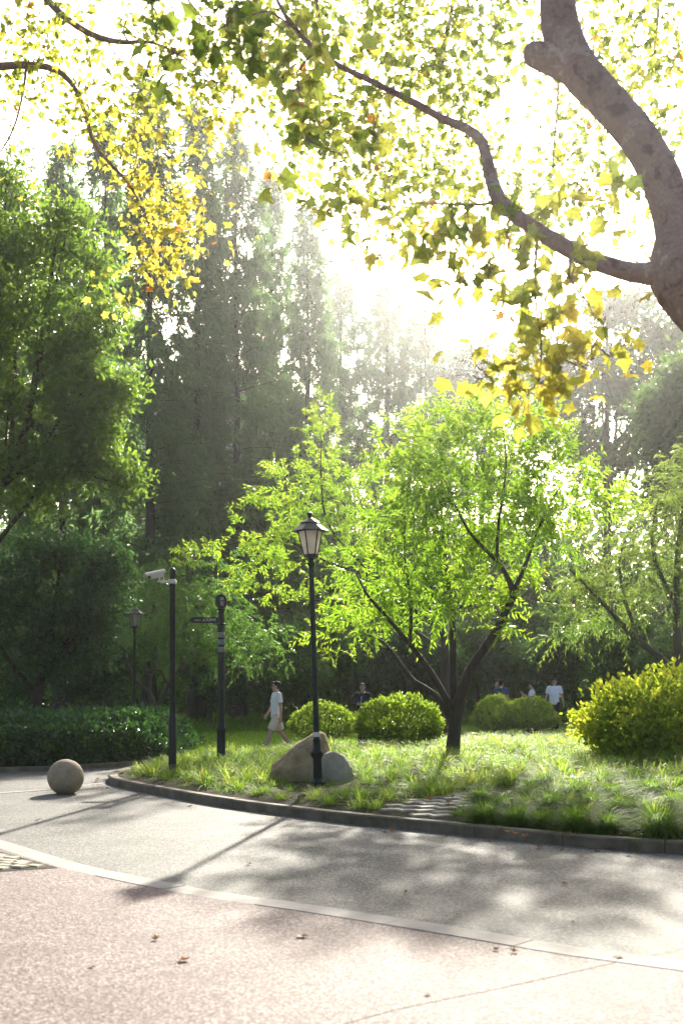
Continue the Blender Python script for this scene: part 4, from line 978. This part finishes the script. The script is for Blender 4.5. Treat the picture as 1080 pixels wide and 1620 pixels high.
# far wood closing the view, and dark undergrowth below it
def mass(name, n, xr, yr, hfun, size, mat):
    x = rng.uniform(*xr, n); y = rng.uniform(*yr, n); h = hfun(x, y); z = .06 + h * rng.random(n) ** .8
    return struct(name, leaf_mesh(name, broad(.6), np.stack([x, y, z], 1), rng.normal(size=(n, 3)), rng.normal(size=(n, 3)), size * rng.uniform(.6, 1.3, n), rng.random(n) * .8, mat), 'stuff')
nz = lambda x, y, s, o: np.array([mnoise.noise((a * s, b * s, o)) for a, b in zip(x, y)])
mass('far_wood', 90000, (-50, 50), (68, 88), lambda x, y: 12 + 6 * nz(x, y, .12, 2.), .55, L_FAR)
mass('undergrowth', 42000, (-28, 26), (56, 64), lambda x, y: 3.0 + 1.0 * nz(x, y, .3, 5.), .24, L_MID)

# ------------------------------------------------------------------ apartment block glimpsed between the conifers
M_WALL = noise_mat('pale_pink_render', (.52, .40, .37), (.60, .48, .44), .6, .9, .2, 30)
M_RTILE = noise_mat('pinkish_roof_tile', (.36, .24, .24), (.46, .32, .31), 2, .8, .4, 12)
M_FRAME = noise_mat('white_window_frame', (.7, .7, .68), (.78, .78, .76), 4, .5, 0, 10)
t = thing('apartment_block', 'pinkish apartment block glimpsed between the tall conifers at left', 'building', (-13.5, 96, .05))
MB().box((0, 0, 11.5), (16, 10, 23)).put('wall', M_WALL, t, False)
rf = MB(); rf.loft([[(-8.6, -5.6, 23.0), (8.6, -5.6, 23.0), (8.6, 5.6, 23.0), (-8.6, 5.6, 23.0)], [(-8.6, -.1, 27), (8.6, -.1, 27), (8.6, .1, 27), (-8.6, .1, 27)]]); rf.put('roof', M_RTILE, t, False)
for fl_ in range(7):
    for c in range(5):
        cx, cz = -6.2 + c * 3.1, 2.0 + fl_ * 3.1
        f = MB(); f.box((cx, -5.02, cz), (1.5, .10, 1.5)); f = f.put('window', M_FRAME, t, False)
        MB().box((cx - .35, -5.08, cz), (.62, .03, 1.3)).box((cx + .35, -5.08, cz), (.62, .03, 1.3)).put('pane', M_LENS, f, False)

# ------------------------------------------------------------------ plane trees overhead
S_PL = dict(petiole=1, rare=.012, mode='spray', per=5, spread=.15, size=.14, hang=.55, nup=.9, tmpl=MAPLE, mat=L_PLANE, bias=2.0)
Zt = 8.4
limbs = [limb([(3.95, 8.0, -.15, .42), (3.85, 8.05, .5, .36), (3.6, 8.1, 2.0, .33), (3.2, 8.3, 3.5, .31), (2.85, 8.4, 4.2, .29), (*P(1078, 430, Zt), .25), (*P(1070, 370, Zt), .158), (*P(1046, 285, Zt), .146), (*P(1007, 215, Zt), .14), (*P(950, 150, Zt), .14), (*P(907, 100, Zt), .15), (*P(885, 40, Zt), .14), (*P(880, -20, Zt), .125), (*P(870, -150, Zt + .2), .11), (*P(900, -300, Zt + .5), .08), (*P(920, -500, 9.5), .05)], .12),
         plimb([(1085, 470, Zt, .17), (1058, 440, Zt, .115), (1030, 433, Zt, .085), (1000, 431, Zt, .072), (960, 420, Zt, .066), (920, 405, Zt, .064), (880, 383, Zt, .060), (845, 362, Zt, .056), (815, 340, Zt, .054), (793, 322, Zt, .058), (782, 300, Zt, .054), (772, 265, Zt, .047), (762, 225, Zt, .042), (738, 204, Zt, .036), (700, 188, Zt, .030), (660, 165, Zt, .027), (620, 145, Zt, .024), (570, 120, Zt + .1, .022), (520, 95, Zt + .1, .021), (480, 60, Zt + .1, .018), (450, 22, Zt + .1, .015), (430, -20, Zt + .1, .012), (410, -80, Zt + .1, .007)], .12),
         plimb([(880, -30, Zt, .10), (830, -90, 9.2, .07), (760, -130, 11, .06), (720, -160, 12, .05), (640, -200, 15, .04), (520, -120, 17, .03), (430, -60, 18, .015)], .2),
         plimb([(880, -20, Zt, .10), (930, -120, 10, .09), (980, -160, 13, .07), (1020, -120, 16, .05), (1040, 0, 18, .03), (1030, 120, 18.5, .015)], .2),
         plimb([(720, -160, 12, .06), (730, -120, 15, .05), (720, -20, 17, .035), (700, 100, 18, .022), (690, 230, 18.5, .01)], .2),
         plimb([(520, -120, 17, .04), (500, 0, 18, .025), (540, 150, 18, .015), (560, 250, 18, .008)], .2),
         plimb([(1020, -120, 16, .04), (900, 0, 17, .035), (880, 180, 18, .02), (870, 320, 18, .01)], .2),
         plimb([(850, 365, Zt, .018), (846, 420, Zt + .1, .010), (848, 490, Zt + .2, .008), (856, 545, Zt + .2, .007), (850, 600, Zt + .2, .005), (835, 620, Zt + .2, .004)], .1),
         plimb([(905, 398, Zt, .014), (900, 440, Zt - .2, .008), (930, 480, Zt - .2, .006), (940, 505, Zt - .2, .004)], .1),
         plimb([(856, 560, Zt + .2, .006), (885, 568, Zt + .2, .005), (920, 580, Zt + .2, .004), (960, 595, Zt + .2, .003)], .1),
         plimb([(785, 320, Zt, .014), (740, 325, Zt, .009), (700, 322, Zt, .008), (650, 322, Zt, .006), (600, 330, Zt, .004)], .1),
         plimb([(915, 118, Zt, .11), (880, 98, Zt, .115), (850, 88, Zt, .10), (834, 84, Zt, .075), (828, 83, Zt, .03)], .05),
         plimb([(500, 80, Zt, .010), (470, 115, Zt, .008), (480, 170, Zt, .005)], .1)]
near = plobes([(820, 500, Zt + .2, 75, 50, .4, 8, .15), (890, 565, Zt + .2, 90, 38, .4, 9, .4), (785, 585, Zt + .2, 62, 25, .3, 7, .35), (945, 530, Zt, 36, 60, .3, 6, .4), (845, 615, Zt + .2, 55, 16, .3, 5, .4), (880, 450, Zt - .1, 90, 25, .35, 6, .2),
               (700, 420, Zt, 40, 40, .4, 6, .2), (640, 395, Zt + .2, 35, 25, .3, 3, .4), (740, 350, Zt, 70, 30, .4, 8, 0), (830, 330, Zt, 60, 40, .4, 4, .1), (780, 420, Zt, 60, 40, .4, 7, .2), (930, 330, Zt, 50, 40, .4, 5, .1),
               (480, 120, Zt, 50, 90, .4, 8, 0), (525, 240, Zt, 25, 40, .3, 3, .15), (470, 40, Zt, 60, 40, .4, 6, 0), (345, 50, 8.0, 95, 45, .4, 12, -.1), (270, 90, 7.8, 40, 18, .3, 4, -.1), (580, 200, Zt, 60, 50, .4, 4, .1), (530, 320, Zt + .3, 60, 20, .4, 6, .1)])
b = np.array([3.95, 8.0, 0.0])
# the long twigs that carry the near leaves at top left
limbs.append(plimb([(480, 60, Zt + .1, .012), (430, 20, Zt, .009), (380, 30, 8.1, .007), (330, 55, 8.0, .005), (280, 85, 7.8, .004)], .1))
# the rest of its crown, farther back and smaller in the view
mid = plobes([(470, 60, 18, 75, 70, 2, 46, .05), (480, 190, 18, 60, 75, 1.8, 40, .1), (560, 270, 18, 85, 65, 1.8, 46, .1), (640, 60, 18, 90, 70, 2, 56, .05), (600, 160, 18, 70, 60, 1.8, 36, .1), (730, 60, 17, 75, 75, 2, 50, 0), (690, 250, 18.5, 75, 60, 1.8, 34, .1), (620, 340, 18.5, 70, 30, 1.5, 20, .1),
              (1000, 50, 17, 80, 60, 2, 46, .1), (1045, 190, 18, 45, 85, 1.6, 40, .1), (930, 240, 18, 60, 70, 1.6, 26, .05), (880, 350, 18, 70, 45, 1.6, 24, .05), (1030, 330, 18, 50, 45, 1.5, 16, .1), (800, 270, 18, 60, 60, 1.6, 18, .1), (780, 130, 17, 50, 50, 1.5, 14, 0), (950, 130, 17, 50, 50, 1.5, 20, .05), (700, 330, 18.5, 60, 35, 1.5, 16, .1), (420, 130, 18, 35, 60, 1.5, 16, .15), (390, 20, 18, 45, 35, 1.5, 16, .15), (540, -20, 18, 160, 40, 2, 40, 0), (850, -30, 17, 160, 40, 2, 30, 0)])
S_PM = dict(S_PL); S_PM.update(petiole=0, per=10, spread=.34, size=.135, mul=.85)
tree('plane_tree', 'large plane tree leaning in from the right edge, its thick mottled limb crossing the sun', 'tree', b, limbs, near, S_PL, M_PLANE, rmax=.012, up=.02, extra=(mid, S_PM, limbs[2:7]))

# left plane tree: trunk outside the frame, branches reaching in
Zq = 15.5
bl = np.array([P(-420, 1090, Zq)[0], Zq, 0.0])
limbs = [limb([(*(bl - [0, 0, .15]), .34), (bl[0] + .1, Zq, 2, .28), (bl[0] + .3, Zq, 5, .24), (*P(-330, 300, Zq), .20), (*P(-250, 60, Zq), .15), (*P(-160, -120, Zq), .10), (*P(-40, -260, Zq), .06)], .25),
         plimb([(-335, 320, Zq, .12), (-200, 190, Zq, .085), (-80, 120, Zq, .065), (-20, 107, Zq, .055), (40, 103, Zq, .048), (75, 106, Zq, .042), (100, 118, Zq, .036), (122, 145, Zq, .032), (138, 190, Zq, .028), (150, 228, Zq, .026), (180, 265, Zq, .022), (205, 292, Zq, .018), (225, 330, Zq, .012), (245, 380, Zq, .007)], .15),
         plimb([(-250, 60, Zq, .07), (-100, -60, Zq, .06), (20, -60, Zq, .055), (62, -15, Zq, .050), (100, 25, Zq, .045), (140, 52, Zq, .040), (175, 64, Zq, .036), (205, 67, Zq, .028), (240, 67, Zq, .020), (290, 90, Zq, .012), (340, 130, Zq, .007)], .15),
         plimb([(42, 104, Zq, .022), (38, 140, Zq, .016), (25, 195, Zq, .013), (5, 235, Zq, .010), (-20, 260, Zq, .006)], .15),
         plimb([(150, 228, Zq, .012), (190, 275, Zq, .010), (240, 282, Zq, .008), (270, 290, Zq, .006), (300, 320, Zq, .004)], .15),
         plimb([(205, 67, Zq, .014), (195, 50, Zq, .012), (205, 20, Zq, .008), (215, -5, Zq, .005)], .15),
         plimb([(-160, -120, Zq, .06), (0, -160, Zq + .5, .05), (150, -120, Zq + .5, .035), (260, -40, Zq + .5, .02), (330, 40, Zq + .5, .01)], .2),
         plimb([(15, 225, Zq, .008), (20, 260, Zq, .006), (32, 310, Zq, .004), (38, 325, Zq, .003)], .1)]
S_P2 = dict(S_PL); S_P2.update(petiole=0, per=10, spread=.24, size=.105, flat=.55, mul=.8)
lob = plobes([(50, 110, Zq, 90, 45, 1.3, 26, .15), (160, 30, Zq, 120, 40, 1.3, 30, .15), (60, 40, Zq, 60, 45, 1.2, 10, .2), (190, 170, Zq, 90, 50, 1.2, 34, .25), (110, 195, Zq, 40, 40, 1, 10, .2), (225, 235, Zq, 70, 30, 1, 20, .4), (235, 300, Zq, 55, 28, .9, 14, .55), (275, 345, Zq, 70, 25, .9, 18, .55), (300, 375, Zq, 50, 18, .8, 11, .5), (240, 400, Zq, 42, 20, .7, 9, .5), (262, 435, Zq, 38, 20, .7, 9, .55), (205, 480, Zq, 15, 30, .4, 4, .5), (325, 175, Zq + .5, 45, 60, 1, 22, .35), (345, 225, Zq + .5, 35, 22, .8, 8, .45), (310, 100, Zq + .5, 70, 40, 1.1, 20, .15), (240, 110, Zq, 60, 40, 1, 16, .2), (20, 180, Zq, 40, 40, 1, 7, .2), (25, 315, Zq, 14, 14, .3, 2, .5), (12, 20, Zq, 30, 40, .8, 4, .2), (380, 30, Zq + .5, 40, 40, 1, 10, .15)])
tree('plane_tree', 'plane tree with yellow leaves on slender branches reaching in from the left edge', 'tree', bl, limbs, lob, S_P2, M_PLANE, rmax=.012, up=.03)
# ------------------------------------------------------------------ people
def skin_mat(name, c):
    m, nt, b = new_mat(name); b.inputs['Base Color'].default_value = (*c, 1); b.inputs['Roughness'].default_value = .5
    v = obj_coord(nt); n = noise_node(nt, 20, 3, .5, v); r = ramp(nt, [(.3, tuple(x * .88 for x in c)), (.7, c)], n.outputs[0]); nt.links.new(r.outputs[0], b.inputs['Base Color'])
    b.inputs['Subsurface Weight'].default_value = .08; b.inputs['Subsurface Radius'].default_value = (.02, .008, .004)
    return m
M_SKIN = skin_mat('skin', (.46, .28, .20))
def cloth(name, c): return noise_mat(name, tuple(x * .82 for x in c), c, 9, .9, .5, 40, .15)
M_HAIRB = noise_mat('black_hair', (.008, .007, .007), (.02, .018, .017), 40, .75, .5, 90, .12)
M_HAIRG = noise_mat('greying_hair', (.05, .045, .042), (.16, .15, .14), 40, .8, .5, 90, .12)
M_EYE = noise_mat('dark_eye', (.012, .008, .006), (.02, .014, .01), 10, .2, 0, 10)
M_LIP = noise_mat('lip', (.30, .13, .11), (.34, .16, .13), 10, .5, 0, 10)
M_SHOE = noise_mat('dark_shoe', (.015, .015, .016), (.03, .03, .03), 20, .6, .2, 60)
M_SHOEW = noise_mat('pale_shoe_sole', (.5, .5, .48), (.6, .6, .57), 20, .6, .2, 60)
def V3(a): return Vector(a)
def person(label, loc, rz, H=1.70, shirt=None, lower=None, hair=M_HAIRB, legs=((20, 5), (-14, 22)), arms=((5, 12, 20, 0), (-5, 12, 20, 0)), head=(0, 0), sleeves='short', trousers='long', glasses=False, stripe=None, bun=False, belly=0.0, rel='people strolling in the park', fem=False):
    k = H / 1.72
    t = thing('person', label, 'person', loc, rz, rel)
    B = MB(); shirtM = MB(); lowM = MB(); hairM = MB()
    sw = .17 if fem else .185
    foot = []; legp = []
    for s, (a, kn) in ((-1, legs[0]), (1, legs[1])):
        a = rad(a); kn = rad(kn); hip = V3((s * .092, 0, .90)); knee = hip + V3((s * .012, math.sin(a), -math.cos(a))) * .43
        ank = knee + V3((0, math.sin(a - kn), -math.cos(a - kn))) * .41; legp.append((s, hip, knee, ank, a - kn)); foot.append(ank.z - .075)
    dz = -min(foot)
    up = V3((0, 0, dz)); footM = []
    for s, hip, knee, ank, pa in legp:
        hip, knee, ank = hip + up, knee + up, ank + up
        calf = knee.lerp(ank, .35) + V3((0, -.018, 0))
        B.tube([hip + V3((0, 0, .05)), hip.lerp(knee, .3), hip.lerp(knee, .75), knee, calf, knee.lerp(ank, .75), ank, ank + V3((0, 0, -.03))], [.082, .083, .062, .053, .056, .042, .036, .038], 12)
        lift = max(0, ank.z - .09); pit = -rad(min(40, lift * 260))
        F = Matrix.Rotation(pit, 3, 'X'); toe = F @ V3((s * .02, .17, -.055)); heel = F @ V3((0, -.05, -.05))
        m = MB(); m.tube([ank + heel, ank + F @ V3((0, 0, -.035)), ank + F @ V3((s * .01, .08, -.045)), ank + toe, ank + toe + F @ V3((0, .03, -.004))], [(.03, .028), (.042, .046), (.046, .034), (.044, .026), (.028, .016)], 12); footM.append(m)
        if trousers == 'long':
            lowM.tube([hip + V3((0, 0, .04)), hip.lerp(knee, .3), knee, knee.lerp(ank, .5), ank + V3((0, -.005, -.01))], [.104, .100, .076, .070, .066], 14)
        else:
            e = hip.lerp(knee, .82); lowM.tube([hip + V3((0, 0, .04)), hip.lerp(knee, .3), hip.lerp(knee, .6), e], [.104, .106, .104, .100], 14)
    # trunk of the body under the clothes
    B.tube([up + V3((0, 0, .84)), up + V3((0, 0, .95)), up + V3((0, .005, 1.08)), up + V3((0, .01, 1.22)), up + V3((0, .0, 1.36)), up + V3((0, -.01, 1.43)), up + V3((0, -.012, 1.47))],
           [(.13, .09), (.155, .105), (.135, .095), (.155, .105), (.165, .10), (.12, .075), (.06, .058)], 18)
    neck = up + V3((0, -.012, 1.44)); hc = up + V3((0, .012, 1.605))
    B.tube([neck, up + V3((0, -.004, 1.50)), up + V3((0, .006, 1.56))], [.062, .054, .054], 12)
    HR = Matrix.Rotation(rad(head[0]), 3, 'Z') @ Matrix.Rotation(rad(head[1]), 3, 'X')
    def hp(x, y, z): return hc + HR @ V3((x, y, z))
    B.ell(hp(0, -.008, .025), (.074, .095, .088), 16, 12, HR); B.ell(hp(0, .022, -.045), (.056, .064, .066), 14, 10, HR); B.ell(hp(0, .055, -.088), (.026, .022, .02), 10, 8, HR)
    B.tube([hp(0, .088, .018), hp(0, .104, -.012), hp(0, .108, -.022), hp(0, .088, -.030)], [(.008, .008), (.013, .012), (.015, .010), (.010, .008)], 8, HR @ V3((1, 0, 0)))
    for s in (-1, 1): B.ell(hp(s * .074, -.006, -.008), (.010, .020, .030), 8, 8, HR)
    # arms and hands
    for s, (p1, ab, el, inw) in ((-1, arms[0]), (1, arms[1])):
        sh = up + V3((s * sw, -.012, 1.415)); a = rad(p1); b_ = rad(ab); d1 = V3((s * math.sin(b_), math.sin(a) * math.cos(b_), -math.cos(a) * math.cos(b_)))
        elb = sh + d1 * .285; a2 = a + rad(el); i2 = b_ - rad(inw); d2 = V3((s * math.sin(i2), math.sin(a2) * math.cos(i2), -math.cos(a2) * math.cos(i2))); wr = elb + d2 * .25
        B.tube([sh + V3((-s * .05, 0, .0)), sh, sh + d1 * .1, sh + d1 * .2, elb, elb + d2 * .07, elb + d2 * .18, wr], [.050, .054, .048, .043, .038, .039, .030, .024], 12)
        inn = V3((-s, 0, 0)); inn = (inn - d2 * inn.dot(d2)).normalized(); fw = d2.cross(inn) * s
        if fw.y < 0: fw = -fw
        pal = wr + d2 * .085
        B.tube([wr - d2 * .01, wr + d2 * .03, wr + d2 * .07, pal + d2 * .005], [(.022, .017), (.034, .016), (.040, .016), (.036, .012)], 10, fw)
        for q, (off, ln) in enumerate(((-.028, .062), (-.009, .074), (.010, .080), (.029, .070))):
            f0 = pal + fw * off; f1 = f0 + (d2 * .8 + inn * .25).normalized() * ln * .45; f2 = f1 + (d2 * .55 + inn * .8).normalized() * ln * .35; f3 = f2 + (d2 * .2 + inn).normalized() * ln * .25
            B.tube([f0 - d2 * .012, f0, f1, f2, f3], [.0095, .009, .0085, .008, .0065], 8, fw)
        h0 = wr + d2 * .03 + fw * .03; h1 = h0 + (d2 * .6 + fw * .7 + inn * .3).normalized() * .045; h2 = h1 + (d2 * .9 + inn * .5).normalized() * .032
        B.tube([h0 - fw * .015, h0, h1, h2], [.012, .012, .010, .008], 8, inn)
        if sleeves == 'short': shirtM.tube([sh + V3((-s * .07, 0, .005)), sh + V3((0, 0, .004)), sh + d1 * .10, sh + d1 * .20], [.066, .071, .067, .069], 14)
        else: shirtM.tube([sh + V3((-s * .07, 0, .005)), sh, sh + d1 * .15, elb, elb + d2 * .12, wr - d2 * .01], [.066, .069, .062, .054, .048, .038], 14)
    hem = .90 if trousers != 'long' or sleeves == 'short' else .88
    shirtM.tube([up + V3((0, .0, hem - .03)), up + V3((0, .004 + belly * .5, .98)), up + V3((0, .008 + belly, 1.10)), up + V3((0, .012 + belly * .6, 1.24)), up + V3((0, .003, 1.36)), up + V3((0, -.008, 1.425)), up + V3((0, -.012, 1.463))],
                [(.172, .128), (.166, .122 + belly), (.160, .116 + belly), (.172, .122 + belly * .5), (.184, .118), (.142, .088), (.074, .070)], 20)
    lowM.tube([up + V3((0, 0, .80)), up + V3((0, 0, .88)), up + V3((0, 0, .97)), up + V3((0, 0, 1.01))], [(.14, .10), (.168, .118), (.158, .112), (.15, .108)], 18)
    # hair
    hairM.ell(hp(0, -.026, .045), (.084, .098, .088), 18, 12, HR); hairM.ell(hp(0, -.052, -.005), (.078, .062, .070), 14, 10, HR)
    hairM.tube([hp(-.055, .062, .082), hp(0, .078, .092), hp(.05, .064, .084)], [.018, .026, .018], 10, HR @ V3((0, 0, 1)))
    if bun: hairM.ell(hp(0, -.125, .03), (.05, .045, .05), 12, 8, HR)
    for mb in [B, shirtM, lowM, hairM] + footM: mb.V = [(x * k, y * k, z * k) for x, y, z in mb.V]
    fuse(B, 'body', M_SKIN, t, .0075, 3); fuse(shirtM, 'shirt', shirt, t, .011, 5); fuse(lowM, 'trousers' if trousers == 'long' else 'shorts', lower, t, .011, 5)
    fuse(hairM, 'hair', hair, t, .009, 4)
    for m in footM: m.put('shoe', M_SHOE, t, True, 80)
    def small(nm, mat, fn):
        m = MB(); fn(m); m.V = [(x * k, y * k, z * k) for x, y, z in m.V]; m.put(nm, mat, t, True, 80)
    for s in (-1, 1): small('eye', M_EYE, lambda m: m.ell(hp(s * .031, .080, .010), (.013, .010, .008), 10, 8, HR)); small('eyebrow', hair, lambda m: m.tube([hp(s * .014, .089, .031), hp(s * .034, .086, .036), hp(s * .052, .074, .030)], [.005, .006, .004], 6, HR @ V3((0, 0, 1))))
    small('mouth', M_LIP, lambda m: m.tube([hp(-.022, .076, -.056), hp(0, .087, -.054), hp(.022, .076, -.056)], [.004, .007, .004], 8, HR @ V3((0, 0, 1))))
    if glasses:
        def gl(m):
            for s in (-1, 1):
                pts = [hp(s * .034 + .024 * math.cos(a), .095 - .004 * abs(math.cos(a)), .008 + .018 * math.sin(a)) for a in np.linspace(0, 2 * PI, 13)]
                m.tube(pts, [.003] * 13, 6, HR @ V3((0, 1, 0))); m.bar(hp(s * .057, .092, .012), hp(s * .078, -.004, .012), .003, 6)
            m.bar(hp(-.011, .096, .010), hp(.011, .096, .010), .003, 6)
        small('glasses', M_LENS, gl)
    if stripe is not None:
        small('zip', stripe, lambda m: m.tube([up + V3((0, .080 + belly * .2, 1.425)), up + V3((0, .128, 1.34)), up + V3((0, .138 + belly * .5, 1.22)), up + V3((0, .128 + belly, 1.05))], [.007] * 4, 6))
        small('collar', M_TAPE, lambda m: m.tube([up + V3((.058 * math.cos(a), -.012 + .058 * math.sin(a), 1.462 + .012 * -math.sin(a))) for a in np.linspace(0, 2 * PI, 17)], [.011] * 17, 8, (0, 0, 1)))
    return t
WHT = cloth('pale_grey_tee', (.82, .81, .79)); BEI = cloth('beige_shorts_cloth', (.66, .58, .45)); NAV = cloth('navy_cloth', (.018, .024, .050)); NAV2 = cloth('dark_navy_trouser', (.018, .020, .034))
BLU = cloth('dark_blue_shirt_cloth', (.03, .10, .19)); ORA = cloth('orange_cloth', (.75, .36, .08)); POL = cloth('white_polo_cloth', (.84, .84, .86)); BLK = cloth('black_trouser_cloth', (.012, .012, .016)); GRY = cloth('grey_trouser_cloth', (.12, .12, .13)); TEE = cloth('light_tee_cloth', (.76, .75, .74))
def at(px, Z): return (px - 540) * Z / FPX
person('young man in pale tee shirt and beige shorts walking left on the lawn, wearing glasses', (at(437, 26.6), 26.6, .02), rad(108), 1.70, WHT, BEI, M_HAIRB, ((24, 4), (-20, 16)), ((-8, 8, 12, 0), (14, 6, 18, 18)), (-8, 4), trousers='short', glasses=True)
person('person in navy zip jacket with tied greying hair behind the largest clipped shrub', (at(573, 30), 30, .02), rad(165), 1.62, NAV, NAV2, M_HAIRG, ((8, 4), (-6, 8)), ((18, 10, 70, 45), (18, 10, 70, 45)), (12, 3), sleeves='long', stripe=WHT, bun=True, fem=True)
person('man in dark clothes at the back of the distant group, left', (at(784, 41), 41, .1), rad(-120), 1.72, NAV2, NAV2, M_HAIRB, ((6, 3), (-6, 6)), ((4, 8, 15, 0), (4, 8, 15, 0)), (10, 0), sleeves='long')
person('person in dark blue shirt seen from behind in the distant group', (at(792, 39), 39, .1), rad(-35), 1.68, BLU, GRY, M_HAIRB, ((8, 4), (-8, 8)), ((8, 12, 25, 0), (8, 12, 25, 0)), (-8, 0), fem=False)
person('short person in orange top seen from behind, over the distant left clipped shrub', (at(790, 37), 37, .1), rad(5), 1.42, ORA, GRY, M_HAIRB, ((8, 4), (-8, 8)), ((8, 12, 25, 0), (8, 12, 25, 0)), (0, 0))
person('man in light tee shirt raising one hand beside the man in the white polo', (at(841, 38), 38, .08), rad(75), 1.62, TEE, GRY, M_HAIRB, ((8, 4), (-8, 8)), ((20, 14, 110, 10), (4, 10, 15, 0)), (10, 0))
person('stout man in white polo shirt and black trousers walking at the right of the group', (at(876, 38.5), 38.5, .08), rad(160), 1.78, POL, BLK, M_HAIRB, ((12, 5), (-12, 14)), ((-6, 12, 12, 0), (10, 12, 16, 0)), (10, 0), belly=.02)

# ------------------------------------------------------------------ air
m = bpy.data.materials.new('haze_air'); m.use_nodes = True; nt = m.node_tree; nt.nodes.clear()
out = nt.nodes.new('ShaderNodeOutputMaterial'); pv = nt.nodes.new('ShaderNodeVolumePrincipled')
pv.inputs['Color'].default_value = (.95, .96, .98, 1); pv.inputs['Density'].default_value = HAZE_DENSITY; pv.inputs['Anisotropy'].default_value = .9
nt.links.new(pv.outputs[0], out.inputs['Volume'])
hz_ = MB(); hz_.box((0, 87, 17), (392, 220, 36.5)); o = struct('haze', hz_.mesh('haze', m), 'stuff')
